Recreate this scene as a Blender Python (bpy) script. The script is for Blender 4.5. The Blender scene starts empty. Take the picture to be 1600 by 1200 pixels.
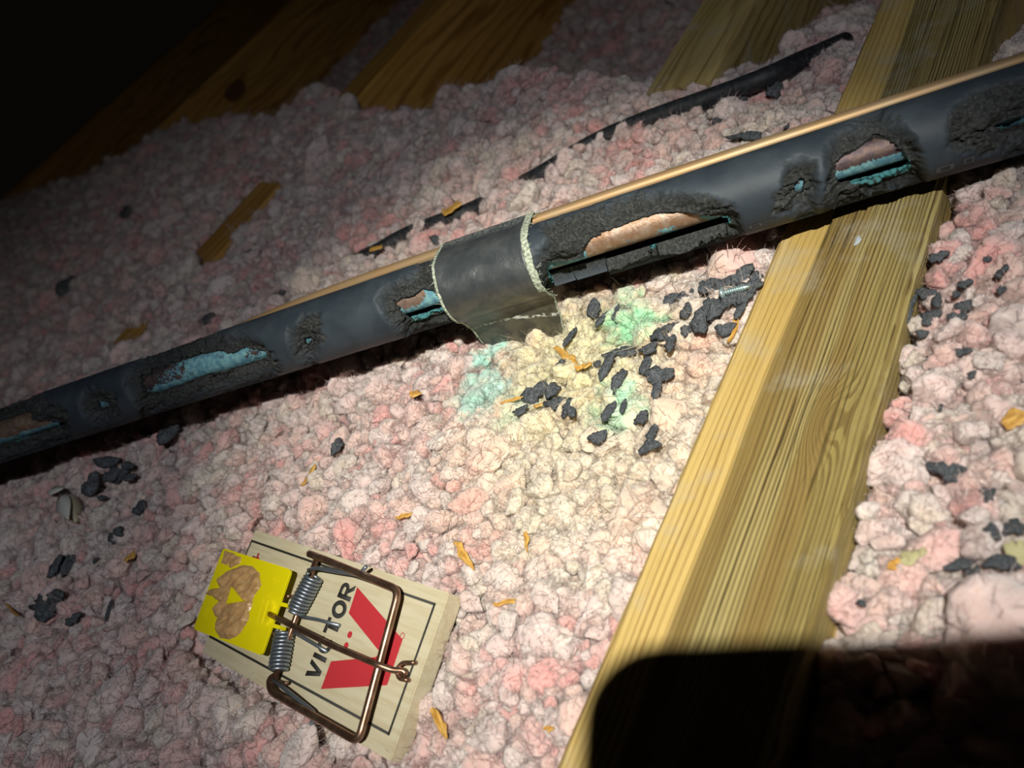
import bpy, bmesh, math, random
import numpy as np
from mathutils import Matrix, Vector, Quaternion

random.seed(7)
RNG = np.random.default_rng(11)
scene = bpy.context.scene
COL = scene.collection
MM = 0.001

# ------------------------------------------------------------------ camera frame
F = 1155.0                       # focal length in pixels of the 1600 x 1200 frame
RW = np.array([[0.75052743, 0.06515984, -0.65761902],     # world = RW @ (right, down, forward)
               [0.45130751, -0.77746251, 0.43803376],
               [-0.48273193, -0.62554475, -0.61291406]])
CAM_H = 290.0                    # camera height over the ceiling board, mm
CAM = np.array([0.0, 0.0, CAM_H])

def ray(x, y):
    return RW @ np.array([x - 800.0, y - 600.0, F])
def at_z(x, y, z):               # pixel on the level z (mm, relative to the lens)
    r = ray(x, y); return CAM + r * (z / r[2])
def at_d(x, y, d):               # pixel at a depth d along the view axis, mm
    return CAM + ray(x, y) * (d / F)
def cam_pt(x, y, z):
    return CAM + RW @ np.array([x, y, z], float)
def project(P):
    c = (np.asarray(P, float) - CAM) @ RW
    z = np.maximum(c[..., 2], 1.0)
    return np.stack([c[..., 0] / z * F + 800, c[..., 1] / z * F + 600, c[..., 2]], -1)

cd = bpy.data.cameras.new('camera'); cam = bpy.data.objects.new('camera', cd); COL.objects.link(cam)
cd.sensor_fit = 'HORIZONTAL'; cd.sensor_width = 36.0; cd.lens = 36.0 * F / 1600
cd.clip_start = 0.002; cd.clip_end = 50
right, down, fwd = RW[:, 0], RW[:, 1], RW[:, 2]
rot = Matrix(((right[0], -down[0], -fwd[0]), (right[1], -down[1], -fwd[1]), (right[2], -down[2], -fwd[2])))
cam.matrix_world = Matrix.Translation(Vector(CAM * MM)) @ rot.to_4x4()
cd.dof.use_dof = True; cd.dof.focus_distance = 0.232; cd.dof.aperture_fstop = 13.0
scene.camera = cam

# ------------------------------------------------------------------ world, headlamp, exposure
w = bpy.data.worlds.new('attic_dark'); scene.world = w; w.use_nodes = True
w.node_tree.nodes['Background'].inputs[0].default_value = (0.55, 0.45, 0.38, 1)
w.node_tree.nodes['Background'].inputs[1].default_value = 0.004
LIGHT = cam_pt(-62, -125, -256)
def spot(name, aim, power, size, blend, color, soft):
    ld = bpy.data.lights.new(name, 'SPOT'); lo = bpy.data.objects.new(name, ld); COL.objects.link(lo)
    ld.energy = power; ld.spot_size = math.radians(size); ld.spot_blend = blend
    ld.color = color; ld.shadow_soft_size = soft
    d = Vector(aim - LIGHT)
    lo.location = Vector(LIGHT * MM); lo.rotation_euler = d.to_track_quat('-Z', 'Y').to_euler()
spot('headlamp_hotspot', at_z(900, 640, -152), 16.0, 35, 1.0, (1.0, 0.95, 0.82), 0.004)
spot('headlamp_spill', at_z(590, 770, -152), 3.7, 104, 1.0, (0.90, 0.93, 1.0), 0.004)
vs = scene.view_settings
vs.view_transform = 'Standard'; vs.look = 'None'; vs.gamma = 1.0; vs.use_curve_mapping = False
vs.exposure = -0.14
scene.cycles.max_bounces = 4; scene.cycles.diffuse_bounces = 2; scene.cycles.glossy_bounces = 2; scene.cycles.adaptive_threshold = 0.04

# ------------------------------------------------------------------ numpy noise
_perm = np.random.default_rng(3).permutation(256); _perm = np.concatenate([_perm, _perm, _perm])
_val = np.random.default_rng(4).uniform(-1, 1, 256)
def vnoise(P):
    P = np.asarray(P, float); I = np.floor(P).astype(int); f = P - I; f = f * f * f * (f * (f * 6 - 15) + 10)
    I &= 255
    def h(a, b, c): return _val[_perm[_perm[_perm[(I[..., 0] + a) & 255] + ((I[..., 1] + b) & 255)] + ((I[..., 2] + c) & 255)]]
    x, y, z = f[..., 0], f[..., 1], f[..., 2]
    def L(a, b, t): return a + (b - a) * t
    return L(L(L(h(0,0,0), h(1,0,0), x), L(h(0,1,0), h(1,1,0), x), y), L(L(h(0,0,1), h(1,0,1), x), L(h(0,1,1), h(1,1,1), x), y), z)
def fbm(P, n=4):
    P = np.asarray(P, float); s = 0; a = 1.0; t = 0
    for i in range(n): s = s + a * vnoise(P * 2 ** i + 17.3 * i); t += a; a *= 0.5
    return s / t
def smooth(a, b, x):
    t = np.clip((x - a) / (b - a), 0, 1); return t * t * (3 - 2 * t)

# ------------------------------------------------------------------ object helpers
def tag(o, label=None, cat=None, group=None, kind=None):
    if label: o['label'] = label
    if cat: o['category'] = cat
    if group: o['group'] = group
    if kind: o['kind'] = kind
    return o
def mesh_np(name, V, faces, smooth_shade=True):
    me = bpy.data.meshes.new(name); V = np.asarray(V, float) * MM
    if isinstance(faces, np.ndarray):
        n, k = faces.shape
        me.vertices.add(len(V)); me.vertices.foreach_set('co', V.ravel())
        me.loops.add(n * k); me.loops.foreach_set('vertex_index', faces.ravel().astype(np.int32))
        me.polygons.add(n); me.polygons.foreach_set('loop_start', np.arange(n, dtype=np.int32) * k)
        me.update(calc_edges=True); me.validate()
    else:
        me.from_pydata([tuple(v) for v in V], [], [tuple(map(int, f)) for f in faces]); me.update()
    if smooth_shade: me.polygons.foreach_set('use_smooth', np.ones(len(me.polygons), bool))
    return me
def link(name, me, mat=None, parent=None, loc=None):
    o = bpy.data.objects.new(name, me); COL.objects.link(o)
    if mat is not None and me is not None and len(me.materials) == 0: me.materials.append(mat)
    if parent is not None: o.parent = parent
    if loc is not None: o.location = Vector(np.asarray(loc) * MM)
    return o
def attr(me, name, a):
    at = me.attributes.new(name, 'FLOAT', 'POINT'); at.data.foreach_set('value', np.asarray(a, np.float32).ravel())
def tube_mesh(name, pts, r, nseg=14, caps=True, sub=1):
    P = np.asarray(pts, float)
    if sub > 1: P = catmull(P, sub)
    n = len(P); rr = np.full(n, r, float) if np.isscalar(r) else np.asarray(r, float)
    T = np.gradient(P, axis=0); T /= np.linalg.norm(T, axis=1)[:, None] + 1e-12
    a = np.array([0, 0, 1.0]) if abs(T[0, 2]) < .9 else np.array([1.0, 0, 0])
    N = a - (a @ T[0]) * T[0]; N /= np.linalg.norm(N)
    V = []
    for i in range(n):
        N = N - (N @ T[i]) * T[i]; N /= np.linalg.norm(N); B = np.cross(T[i], N)
        for k in range(nseg):
            t = 2 * math.pi * k / nseg; V.append(P[i] + rr[i] * (math.cos(t) * N + math.sin(t) * B))
    fs = []
    for i in range(n - 1):
        for k in range(nseg):
            k2 = (k + 1) % nseg; fs.append((i*nseg+k, i*nseg+k2, (i+1)*nseg+k2, (i+1)*nseg+k))
    if caps:
        fs.append(tuple(range(nseg))[::-1]); fs.append(tuple(range((n-1)*nseg, n*nseg)))
    return mesh_np(name, V, fs)
def catmull(P, sub):
    P = np.asarray(P, float); Q = np.vstack([2*P[0]-P[1], P, 2*P[-1]-P[-2]]); out = []
    for i in range(1, len(Q) - 2):
        for j in range(sub):
            t = j / sub; a, b, c, d = Q[i-1], Q[i], Q[i+1], Q[i+2]
            out.append(.5*((2*b)+(c-a)*t+(2*a-5*b+4*c-d)*t*t+(3*b-a-3*c+d)*t**3))
    out.append(P[-1]); return np.array(out)
def bend(pts, rad, n=5):                       # round the corners of a polyline
    P = [np.asarray(p, float) for p in pts]; out = [P[0]]
    for i in range(1, len(P) - 1):
        a, b, c = P[i-1], P[i], P[i+1]; u = (a-b); v = (c-b)
        ru = min(rad, np.linalg.norm(u)*.45); rv = min(rad, np.linalg.norm(v)*.45)
        p, q = b + u/np.linalg.norm(u)*ru, b + v/np.linalg.norm(v)*rv
        for j in range(n + 1):
            t = j / n; out.append((1-t)**2*p + 2*t*(1-t)*b + t*t*q)
    out.append(P[-1]); return np.array(out)
def prism_mesh(name, poly, z0, z1, bev=0.0):   # local polygon (a, b) with thickness
    bm = bmesh.new(); vs_ = [bm.verts.new((p[0]*MM, p[1]*MM, z0*MM)) for p in poly]
    f = bm.faces.new(vs_); ext = bmesh.ops.extrude_face_region(bm, geom=[f])
    for g in ext['geom']:
        if isinstance(g, bmesh.types.BMVert): g.co.z = z1*MM
    bmesh.ops.recalc_face_normals(bm, faces=bm.faces)
    if bev: bmesh.ops.bevel(bm, geom=[e for e in bm.edges], offset=bev*MM, segments=2, affect='EDGES', clamp_overlap=True)
    bmesh.ops.triangulate(bm, faces=[f for f in bm.faces if len(f.verts) > 4])
    me = bpy.data.meshes.new(name); bm.to_mesh(me); bm.free(); return me
def join(name, meshes):
    bm = bmesh.new()
    for m in meshes: bm.from_mesh(m)
    me = bpy.data.meshes.new(name); bm.to_mesh(me); bm.free()
    me.polygons.foreach_set('use_smooth', np.ones(len(me.polygons), bool)); return me

# ------------------------------------------------------------------ material helper
class M:
    def __init__(s, name):
        s.m = bpy.data.materials.new(name); s.m.use_nodes = True; s.nt = s.m.node_tree
        s.b = s.nt.nodes['Principled BSDF']; s.out = s.nt.nodes['Material Output']
    def n(s, t, ins=None, **kw):
        nd = s.nt.nodes.new(t)
        for k, v in kw.items(): setattr(nd, k, v)
        for k, v in (ins or {}).items(): s.put(nd.inputs[k], v)
        return nd
    def put(s, sock, v):
        if isinstance(v, bpy.types.NodeSocket): s.nt.links.new(v, sock)
        else: sock.default_value = v
    def set(s, **kw):
        nm = dict(col='Base Color', rough='Roughness', metal='Metallic', spec='Specular IOR Level', normal='Normal', sheen='Sheen Weight', coat='Coat Weight', sss='Subsurface Weight')
        for k, v in kw.items(): s.put(s.b.inputs[nm[k]], v)
        return s
    def coord(s, kind='Object', scale=(1, 1, 1)):
        c = s.n('ShaderNodeTexCoord'); mp = s.n('ShaderNodeMapping'); mp.inputs['Scale'].default_value = scale
        s.nt.links.new(c.outputs[kind], mp.inputs[0]); return mp.outputs[0]
    def noise(s, vec, scale=1.0, detail=4.0, rough=0.55, dist=0.0, out=0):
        return s.n('ShaderNodeTexNoise', {'Vector': vec, 'Scale': scale, 'Detail': detail, 'Roughness': rough, 'Distortion': dist}).outputs[out]
    def ramp(s, fac, stops):
        r = s.n('ShaderNodeValToRGB', {'Fac': fac}); e = r.color_ramp.elements
        while len(e) < len(stops): e.new(0.5)
        for i, (p, c) in enumerate(stops):
            e[i].position = p; e[i].color = (*c, 1) if len(c) == 3 else c
        return r.outputs[0]
    def mr(s, v, a, b, c=0.0, d=1.0, t='SMOOTHSTEP'):
        return s.n('ShaderNodeMapRange', {0: v, 1: a, 2: b, 3: c, 4: d}, interpolation_type=t).outputs[0]
    def mix(s, fac, a, b, mode='MIX'):
        m = s.n('ShaderNodeMix', data_type='RGBA', blend_type=mode)
        s.put(m.inputs[0], fac); s.put(m.inputs[6], c4(a)); s.put(m.inputs[7], c4(b)); return m.outputs[2]
    def math(s, op, a, b=0.0):
        m = s.n('ShaderNodeMath', operation=op); s.put(m.inputs[0], a); s.put(m.inputs[1], b); return m.outputs[0]
    def attr(s, name, t='GEOMETRY', out='Fac'):
        return s.n('ShaderNodeAttribute', attribute_name=name, attribute_type=t).outputs[out]
    def bump(s, h, strength=0.5, dist=0.0005):
        return s.n('ShaderNodeBump', {'Height': h, 'Strength': strength, 'Distance': dist}).outputs[0]
def c4(c): return (*c, 1) if isinstance(c, tuple) and len(c) == 3 else c
def plain(name, col, rough=0.5, metal=0.0, spec=0.5):
    return M(name).set(col=(*col, 1), rough=rough, metal=metal, spec=spec).m
K = (1000, 1000, 1000)

# ------------------------------------------------------------------ tuft (insulation) material with stains dripped off the pipe and some lamp warmth painted in
STAINS_AND_HOTSPOT = [  # pixel x, y, level, radius mm, colour, strength
    (930, 640, -152, 62, (0.93, 0.81, 0.55), 0.55),  # broad cream: drip stain, partly the headlamp's warm pool put into the colour
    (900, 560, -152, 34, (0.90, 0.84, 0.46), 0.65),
    (985, 512, -152, 11, (0.30, 0.86, 0.50), 0.80),
    (975, 462, -150, 7, (0.45, 0.88, 0.60), 0.55),
    (958, 640, -152, 10, (0.42, 0.90, 0.58), 0.60),
    (962, 610, -152, 6, (0.30, 0.85, 0.62), 0.50),
    (760, 560, -149, 9, (0.30, 0.88, 0.74), 0.70),
    (748, 612, -149, 12, (0.42, 0.90, 0.78), 0.70),
    (800, 628, -150, 9, (0.55, 0.90, 0.66), 0.45),
    (600, 1300, -160, 1, (1, 1, 1), 0.0)]
def insulation_material(name, inst):
    m = M(name)
    geo = m.n('ShaderNodeNewGeometry').outputs['Position']
    pos = m.n('ShaderNodeVectorMath', {0: geo, 1: (1000, 1000, 1000)}, operation='MULTIPLY').outputs[0]
    loc = m.coord('Object')
    big = m.noise(pos, 0.028, 1, 0.6)
    if inst: rnd = m.n('ShaderNodeObjectInfo').outputs['Random']
    else: rnd = m.noise(pos, 0.11, 1)
    a = m.math('ADD', m.math('MULTIPLY', rnd, 0.86), m.math('MULTIPLY', m.mr(big, 0.3, 0.7), 0.34))
    fine = m.noise(pos, 0.42, 2, 0.6)
    a = m.math('ADD', a, m.math('MULTIPLY', m.math('SUBTRACT', fine, 0.5), 0.28))
    col = m.ramp(a, [(0.0, (0.80, 0.73, 0.66)), (0.18, (0.80, 0.68, 0.575)), (0.32, (0.81, 0.705, 0.665)), (0.55, (0.82, 0.65, 0.615)), (0.72, (0.82, 0.60, 0.53)), (0.9, (0.82, 0.555, 0.52)), (1.0, (0.82, 0.46, 0.43))])
    dist = m.noise(pos, 0.12, 2, 0.65, out=1)
    d2 = m.n('ShaderNodeVectorMath', {0: dist, 1: (0.5, 0.5, 0.5)}, operation='SUBTRACT').outputs[0]
    d3 = m.n('ShaderNodeVectorMath', {0: d2, 1: (26, 26, 26)}, operation='MULTIPLY').outputs[0]
    wp = m.n('ShaderNodeVectorMath', {0: pos, 1: d3}, operation='ADD').outputs[0]
    for (x, y, z, r, c, s) in STAINS_AND_HOTSPOT:
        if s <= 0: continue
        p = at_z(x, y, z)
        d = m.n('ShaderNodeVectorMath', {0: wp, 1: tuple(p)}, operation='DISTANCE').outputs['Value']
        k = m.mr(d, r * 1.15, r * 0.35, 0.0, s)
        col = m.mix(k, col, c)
    streak = m.n('ShaderNodeMapping', {'Vector': loc}); streak.inputs['Scale'].default_value = (3.0, 3.0, 17.0)
    sn = m.noise(streak.outputs[0], 1.6 if inst else 0.5, 3, 0.7, 1.6)
    sp = m.noise(pos, 1.9, 1, 0.7)
    col = m.mix(m.mr(sn, 0.42, 0.66, 0.0, 0.22), col, m.mix(1.0, col, (0.82, 0.66, 0.60), 'MULTIPLY'))
    dirt = m.mr(m.noise(pos, 0.55, 2, 0.5), 0.70, 0.80, 0.0, 0.35)
    col = m.mix(dirt, col, (0.30, 0.25, 0.21))
    m.set(col=col, rough=1.0, spec=0.05, sheen=0.3)
    m.b.subsurface_method = 'RANDOM_WALK'; m.set(sss=0.8); m.b.inputs['Subsurface Radius'].default_value = (1.0, 1.0, 1.0); m.b.inputs['Subsurface Scale'].default_value = 0.0021
    h = m.math('ADD', m.math('MULTIPLY', sn, 1.0), m.math('MULTIPLY', sp, 0.5))
    bmp = m.bump(h, 0.45, 0.0010)
    m.set(normal=bmp)
    return m.m
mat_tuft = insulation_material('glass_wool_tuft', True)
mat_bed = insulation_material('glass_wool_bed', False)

# ------------------------------------------------------------------ timber materials
def timber(name, lo, hi, ring, pitch=2.0, weather=0.0, two_tone=None, wavy=1.0, knot=None):
    """sawn softwood, grain running along y; pitch = spacing of the growth rings in mm"""
    m = M(name); v = m.coord('Object', K); sep = m.n('ShaderNodeSeparateXYZ', {0: v})
    def st(sx, sy, sc=1.0, det=3, rough=.55):
        return m.noise(m.n('ShaderNodeVectorMath', {0: v, 1: (sx, sy, sx)}, operation='MULTIPLY').outputs[0], sc, det, rough)
    wob = m.math('SUBTRACT', st(.022, .0045, 1, 2), .5)
    across = m.math('ADD', sep.outputs[0], m.math('MULTIPLY', sep.outputs[2], .83))
    ph = m.math('ADD', across, m.math('ADD', m.math('MULTIPLY', wob, 26.0 * wavy), m.math('MULTIPLY', m.math('SUBTRACT', st(.35, .012), .5), 2.2 * wavy)))
    if knot:
        kx, ky, sx_, sy_, ka = knot
        dx = m.math('DIVIDE', m.math('SUBTRACT', sep.outputs[0], kx), sx_); dy = m.math('DIVIDE', m.math('SUBTRACT', sep.outputs[1], ky), sy_)
        e_ = m.math('POWER', 2.718, m.math('MULTIPLY', m.math('ADD', m.math('MULTIPLY', dx, dx), m.math('MULTIPLY', dy, dy)), -1.0))
        ph = m.math('ADD', ph, m.math('MULTIPLY', e_, ka))
    amp = st(.16, .004, 1, 2)
    def rings(p_, a, b): return m.mr(m.math('SINE', m.math('MULTIPLY', ph, 2 * math.pi / p_)), a, b)
    fine = st(2.6, .03, 1, 4, .65)
    base = m.mix(m.mr(st(.12, .006), .35, .65), lo, hi)
    r1 = m.math('MULTIPLY', rings(pitch, .0, .95), m.mr(amp, .3, .62, .25, .85))
    col = m.mix(r1, base, ring)
    col = m.mix(m.mr(fine, .52, .72, 0, .30), col, tuple(c * .5 for c in ring))
    hgt = m.math('SUBTRACT', m.math('MULTIPLY', fine, .5), m.math('MULTIPLY', r1, .35))
    if two_tone:
        x0, wlo, whi, wring = two_tone
        k = m.mr(m.math('ADD', sep.outputs[0], m.math('MULTIPLY', wob, 7.0)), x0 - .7, x0 + .7)
        k = m.math('MULTIPLY', k, m.mr(sep.outputs[2], 120, 134))
        r2 = m.math('MULTIPLY', rings(pitch * .52, -.1, .8), m.mr(amp, .32, .58, .25, 1.0))
        wc = m.mix(m.mr(st(.10, .004), .36, .62), wlo, whi)
        wc = m.mix(m.math('MULTIPLY', r2, .8), wc, wring)
        band = m.mr(st(.085, .0028, 1, 2), .53, .63)
        wc = m.mix(m.math('MULTIPLY', band, .55), wc, (0.21, 0.125, 0.035))
        ck = m.mr(st(1.15, .010, 1, 3, .5), .60, .68); wc = m.mix(m.math('MULTIPLY', ck, .75), wc, (0.075, 0.05, 0.018))
        col = m.mix(k, col, wc)
        hgt = m.math('SUBTRACT', hgt, m.math('MULTIPLY', k, m.math('ADD', m.math('MULTIPLY', ck, 1.1), m.math('MULTIPLY', r2, .45))))
    if weather:
        col = m.mix(m.mr(m.noise(v, .045, 5, .65), .52, .72, 0, weather), col, (0.43, 0.42, 0.36))
    m.set(col=col, rough=.72, spec=.22, normal=m.bump(hgt, .75, .0009))
    return m.m
mat_joist = timber('joist_timber', (0.53, 0.37, 0.115), (0.61, 0.44, 0.155), (0.38, 0.225, 0.06), 2.0, .35, (14.0, (0.29, 0.225, 0.075), (0.37, 0.30, 0.12), (0.15, 0.10, 0.03)), .5, (at_z(1290, 655, -150)[0] + 90.6, at_z(1290, 655, -150)[1] - 640.0, 4.5, 11.0, 5.5))
mat_joist_b = timber('far_joist_timber', (0.52, 0.27, 0.055), (0.66, 0.37, 0.09), (0.30, 0.12, 0.02), 9.0, 0.0, None, 2.6)
mat_joist_c = timber('olive_timber', (0.40, 0.30, 0.10), (0.52, 0.40, 0.16), (0.26, 0.16, 0.05), 5.0, .4, None, 1.6)
mat_knot = plain('knot_wood', (0.16, 0.065, 0.02), 0.7)

# ------------------------------------------------------------------ structure: ceiling board, joists
JT = CAM_H - 150.0               # joist top level, mm over the ceiling board
mat_board = plain('gypsum_board', (0.32, 0.30, 0.27), 0.9)
fl = prism_mesh('floor', [(-2600, -700), (900, -700), (900, 2600), (-2600, 2600)], -13, 0)
link('floor', fl, mat_board); tag(bpy.data.objects['floor'], 'grey ceiling board under the joists and insulation', kind='structure')

def timber_mesh(name, x0, x1, y0, y1, z0, z1, ny=140, nx=14, nz=8, wane=0.5, seed=0.0):
    """a sawn timber: a dense skin with eased, slightly uneven arrises"""
    pr = []; w_, h_ = x1 - x0, z1 - z0; e = 1.6
    def side(a, b, n): return [(a[0] + (b[0]-a[0])*i/n, a[1] + (b[1]-a[1])*i/n) for i in range(n)]
    pr += side((x0+e, z1), (x1-e, z1), nx) + side((x1-e, z1), (x1, z1-e), 2) + side((x1, z1-e), (x1, z0), nz) + side((x1, z0), (x0, z0), 2) + side((x0, z0), (x0, z1-e), nz) + side((x0, z1-e), (x0+e, z1), 2)
    pr = np.array(pr); n = len(pr); ys = np.linspace(y0, y1, ny)
    cx, cz = (x0+x1)/2, (z0+z1)/2
    V = np.zeros((ny, n, 3)); V[:, :, 0] = pr[:, 0]; V[:, :, 2] = pr[:, 1]; V[:, :, 1] = ys[:, None]
    nz_ = fbm(np.stack([V[..., 0]*.09+seed, V[..., 1]*.05, V[..., 2]*.09], -1), 3)
    top = V[..., 2] > z1 - 2.0
    V[..., 2] += np.where(top, nz_ * wane, 0)
    edge = (np.abs(V[..., 0] - x0) < 2.5) | (np.abs(V[..., 0] - x1) < 2.5)
    V[..., 0] += np.where(edge & top, np.sign(cx - V[..., 0]) * np.abs(fbm(np.stack([V[..., 1]*.08+seed, V[..., 0], V[..., 1]*.02], -1), 3)) * wane * 3.0, 0)
    idx = np.arange(ny*n).reshape(ny, n); a = idx[:-1]; b = idx[1:]
    fs = np.stack([a, np.roll(a, -1, 1), np.roll(b, -1, 1), b], -1).reshape(-1, 4)
    fl_ = [tuple(f) for f in fs] + [tuple(idx[0][::-1]), tuple(idx[-1])]
    me = mesh_np(name, V.reshape(-1, 3), fl_, False)
    return me
def timber_obj(name, x0, x1, y0, y1, z0, z1, mat, label, **kw):
    ox, oy = x0, (y0 + y1) / 2
    me = timber_mesh(name, 0, x1 - x0, y0 - oy, y1 - oy, 0, z1 - z0, **kw)
    bmx = bmesh.new(); bmx.from_mesh(me); bmesh.ops.recalc_face_normals(bmx, faces=bmx.faces); bmx.to_mesh(me); bmx.free()
    o = link(name, me, mat, None, (ox, oy, z0)); tag(o, label, 'joist'); return o
JX0, JX1 = -90.6, -49.2          # main joist, near the lens
main = timber_obj('ceiling_joist', JX0, JX1, -220, 1500, 0, JT, mat_joist, 'weathered yellow pine ceiling joist passing under the insulated pipe beside the mousetrap', ny=420, nx=22, wane=0.25)
j2 = timber_obj('ceiling_joist', -506, -466, -400, 1700, 0, JT, mat_joist_b, 'orange brown ceiling joist half buried in insulation, its wide side facing the pipe', ny=200, wane=0.3, seed=5.0)
j3 = timber_obj('ceiling_joist', -960, -920, -400, 2200, 0, JT + 4, mat_joist_b, 'dim brown ceiling joist with a round dark knot, behind the fluffy mound', ny=160, wane=0.3, seed=9.0)
j4 = timber_obj('ceiling_joist', -1480, -1440, -400, 2400, 0, JT, mat_joist_b, 'barely lit ceiling joist farthest back in the dark corner', ny=100, wane=0.3, seed=13.0)
j5 = timber_obj('timber_block', -182, -150, 272, 1400, 0, JT, mat_joist_c, 'olive timber rising from the insulation left of the weathered joist', ny=160, wane=0.4, seed=21.0)
# grey sawn top faces of the far joists and the knots on their sides
def side_plate(px, X, r, parent, name, sx=1.0):
    r_ = ray(*px); P = CAM + r_ * ((X - CAM[0]) / r_[0]); o_ = np.array(parent.location) * 1000
    n = 28; V = [(X + 0.25, P[1], P[2])] + [(X + 0.05, P[1] + r*1.7*math.cos(t)*(1+.06*math.sin(3*t)), P[2] + r*math.sin(t)*(1+.08*math.cos(2*t))) for t in np.linspace(0, 2*math.pi, n, endpoint=False)]
    fs = [(0, 1 + i, 1 + (i+1) % n) for i in range(n)]
    return link(name, mesh_np(name, np.array(V) - o_, fs), mat_knot, parent)
side_plate((368, 142), -920, 11, j3, 'knot')
side_plate((905, 75), -466, 12, j2, 'knot')
def paint_spot(px, r, parent, col, name, sx=1.0, ang=0.0):
    P = at_z(px[0], px[1], -150 + 0.35); o_ = np.array(parent.location)*1000; n = 22; V = [P + [0, 0, 0.35]]
    for i in range(n):
        t = 2*math.pi*i/n; k = r*(1 + .18*math.sin(3*t+px[0]) + .1*math.sin(5*t)); q = np.array([k*math.cos(t), k*sx*math.sin(t), 0]); V.append(P + q)
    return link(name, mesh_np(name, np.array(V) - o_, [(0, 1+i, 1+(i+1) % n) for i in range(n)]), plain(name + '_paint', col, 0.8), parent)
tag(paint_spot((1340, 376), .75, main, (0.42, 0.48, 0.53), 'plaster_drip', 2.6), 'pale blue white drip')
# knot and raised splinter on the main joist
def splinter_mesh(name, L, W, T, seed):
    r = np.random.default_rng(seed); n = 7; V = []; 
    for i in range(n):
        t = i/(n-1); wd = W*(math.sin(math.pi*min(1, t*0.86+0.12))**0.7)*(0.75+.5*r.random()); c = (r.random()-.5)*W*.5
        x = (t-.5)*L; zz = T*(0.3+.7*r.random()) + 0.10*L*(t-.5)**2
        V += [(x, c-wd/2, 0.05*L*(t-.5)**2), (x, c+wd/2, 0.05*L*(t-.5)**2), (x, c+wd*.3, zz), (x, c-wd*.3, zz)]
    fs = []
    for i in range(n-1):
        for k in range(4): k2 = (k+1) % 4; fs.append((i*4+k, i*4+k2, (i+1)*4+k2, (i+1)*4+k))
    fs += [(3, 2, 1, 0), ((n-1)*4, (n-1)*4+1, (n-1)*4+2, (n-1)*4+3)]
    return mesh_np(name, V, fs, False)
mat_splint = M('split_wood'); _v = mat_splint.coord('Object', K)
mat_splint.set(col=mat_splint.mix(mat_splint.mr(mat_splint.noise(mat_splint.n('ShaderNodeVectorMath', {0: _v, 1: (0.15, 2.2, 2.2)}, operation='MULTIPLY').outputs[0], 1, 3), .35, .65), (0.46, 0.22, 0.035), (0.74, 0.45, 0.11)), rough=0.6)
mat_splint = mat_splint.m
sp_ = link('splinter', splinter_mesh('splinter', 15, 1.5, 0.9, 5), mat_splint, main); P = at_z(1150, 505, -151)
sp_.location = Vector((P - np.array(main.location)*1000) * MM); sp_.rotation_euler = (0.2, 0, math.radians(93))

# ------------------------------------------------------------------ trap frame (needed for keeping tufts off it)
def trap_frame():
    d = np.array([559.29, 410.5, 414.5, 560.9])*44/85; px = ((397,827),(697,925),(613,1192),(317,1020)); C = []
    for p, dd in zip(px, d):
        r_ = ray(*p); C.append(CAM + r_/np.linalg.norm(r_)*dd)
    TL, TR, BR, BL = C
    e1 = ((TR-TL)+(BR-BL)); e1 /= np.linalg.norm(e1); e2 = ((TL-BL)+(TR-BR)); e2 -= (e2@e1)*e1; e2 /= np.linalg.norm(e2); n = np.cross(e1, e2)
    o = (TL+TR+BR+BL)/4; return o, e1, e2, n, C
TO, T1, T2, TN, TC = trap_frame()
TTH = 6.6                        # board thickness
def trap_local(zx, zy, h=0.0, full=False):
    """pixel (in the crop 280..760 x 800..1200 at 3x) -> local (a, b, h) on the plane h above the board's top"""
    x, y = (zx, zy) if full else (280 + zx/3.0, 800 + zy/3.0)
    r_ = ray(x, y); o_ = TO + TN*h; t = ((o_ - CAM)@TN)/(r_@TN); P = CAM + r_*t - TO
    return np.array([P@T1, P@T2, h])

# ------------------------------------------------------------------ ground: surface of the loose fill
CTRL = [(1000,900,-156),(900,1160,-160),(1050,700,-155),(1150,480,-155),(1180,420,-155),(950,600,-154),(850,700,-154),(750,600,-151),(600,650,-148),(400,690,-140),
        (200,745,-129),(60,745,-126),(50,900,-140),(100,1100,-152),(-120,900,-134),(-100,1200,-150),(420,860,-163),(690,950,-164),(600,1150,-173),(340,1010,-172),(500,1000,-168),
        (800,1000,-160),(760,1180,-168),(560,760,-152),(250,1150,-165),(250,850,-150),(60,655,-127),(300,575,-135),(600,490,-146),(900,430,-153),(1000,370,-154),
        (100,520,-148),(225,540,-152),(300,470,-150),(300,400,-149),(500,400,-150),(700,350,-150),(900,250,-150),(1100,200,-150),(1250,130,-150),(1310,60,-152),
        (300,250,-146),(600,230,-148),(120,330,-144),(0,450,-144),(800,170,-147),(700,200,-147),(500,170,-142),(420,280,-150),(520,250,-146),
        (1480,450,-158),(1420,520,-155),(1550,350,-160),(1550,600,-157),(1500,900,-161),(1400,1150,-168),(1250,1150,-163),(1300,950,-157),(1560,275,-160),(1570,60,-205),(1600,20,-215),
        (1700,700,-158),(1700,1100,-165),(200,1350,-165),(800,1350,-168)]
CW = np.array([at_z(x, y, z) for x, y, z in CTRL])
RIDGE = np.array([(-400, 400), (0, 322), (150, 276), (280, 200), (430, 190), (480, 148), (530, 146), (560, 186), (680, 184), (700, 152), (760, 150), (850, 122), (1000, 136), (1120, 112), (1210, 104), (1290, 34), (1372, 14), (1400, -40), (2200, -40)], float)
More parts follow.
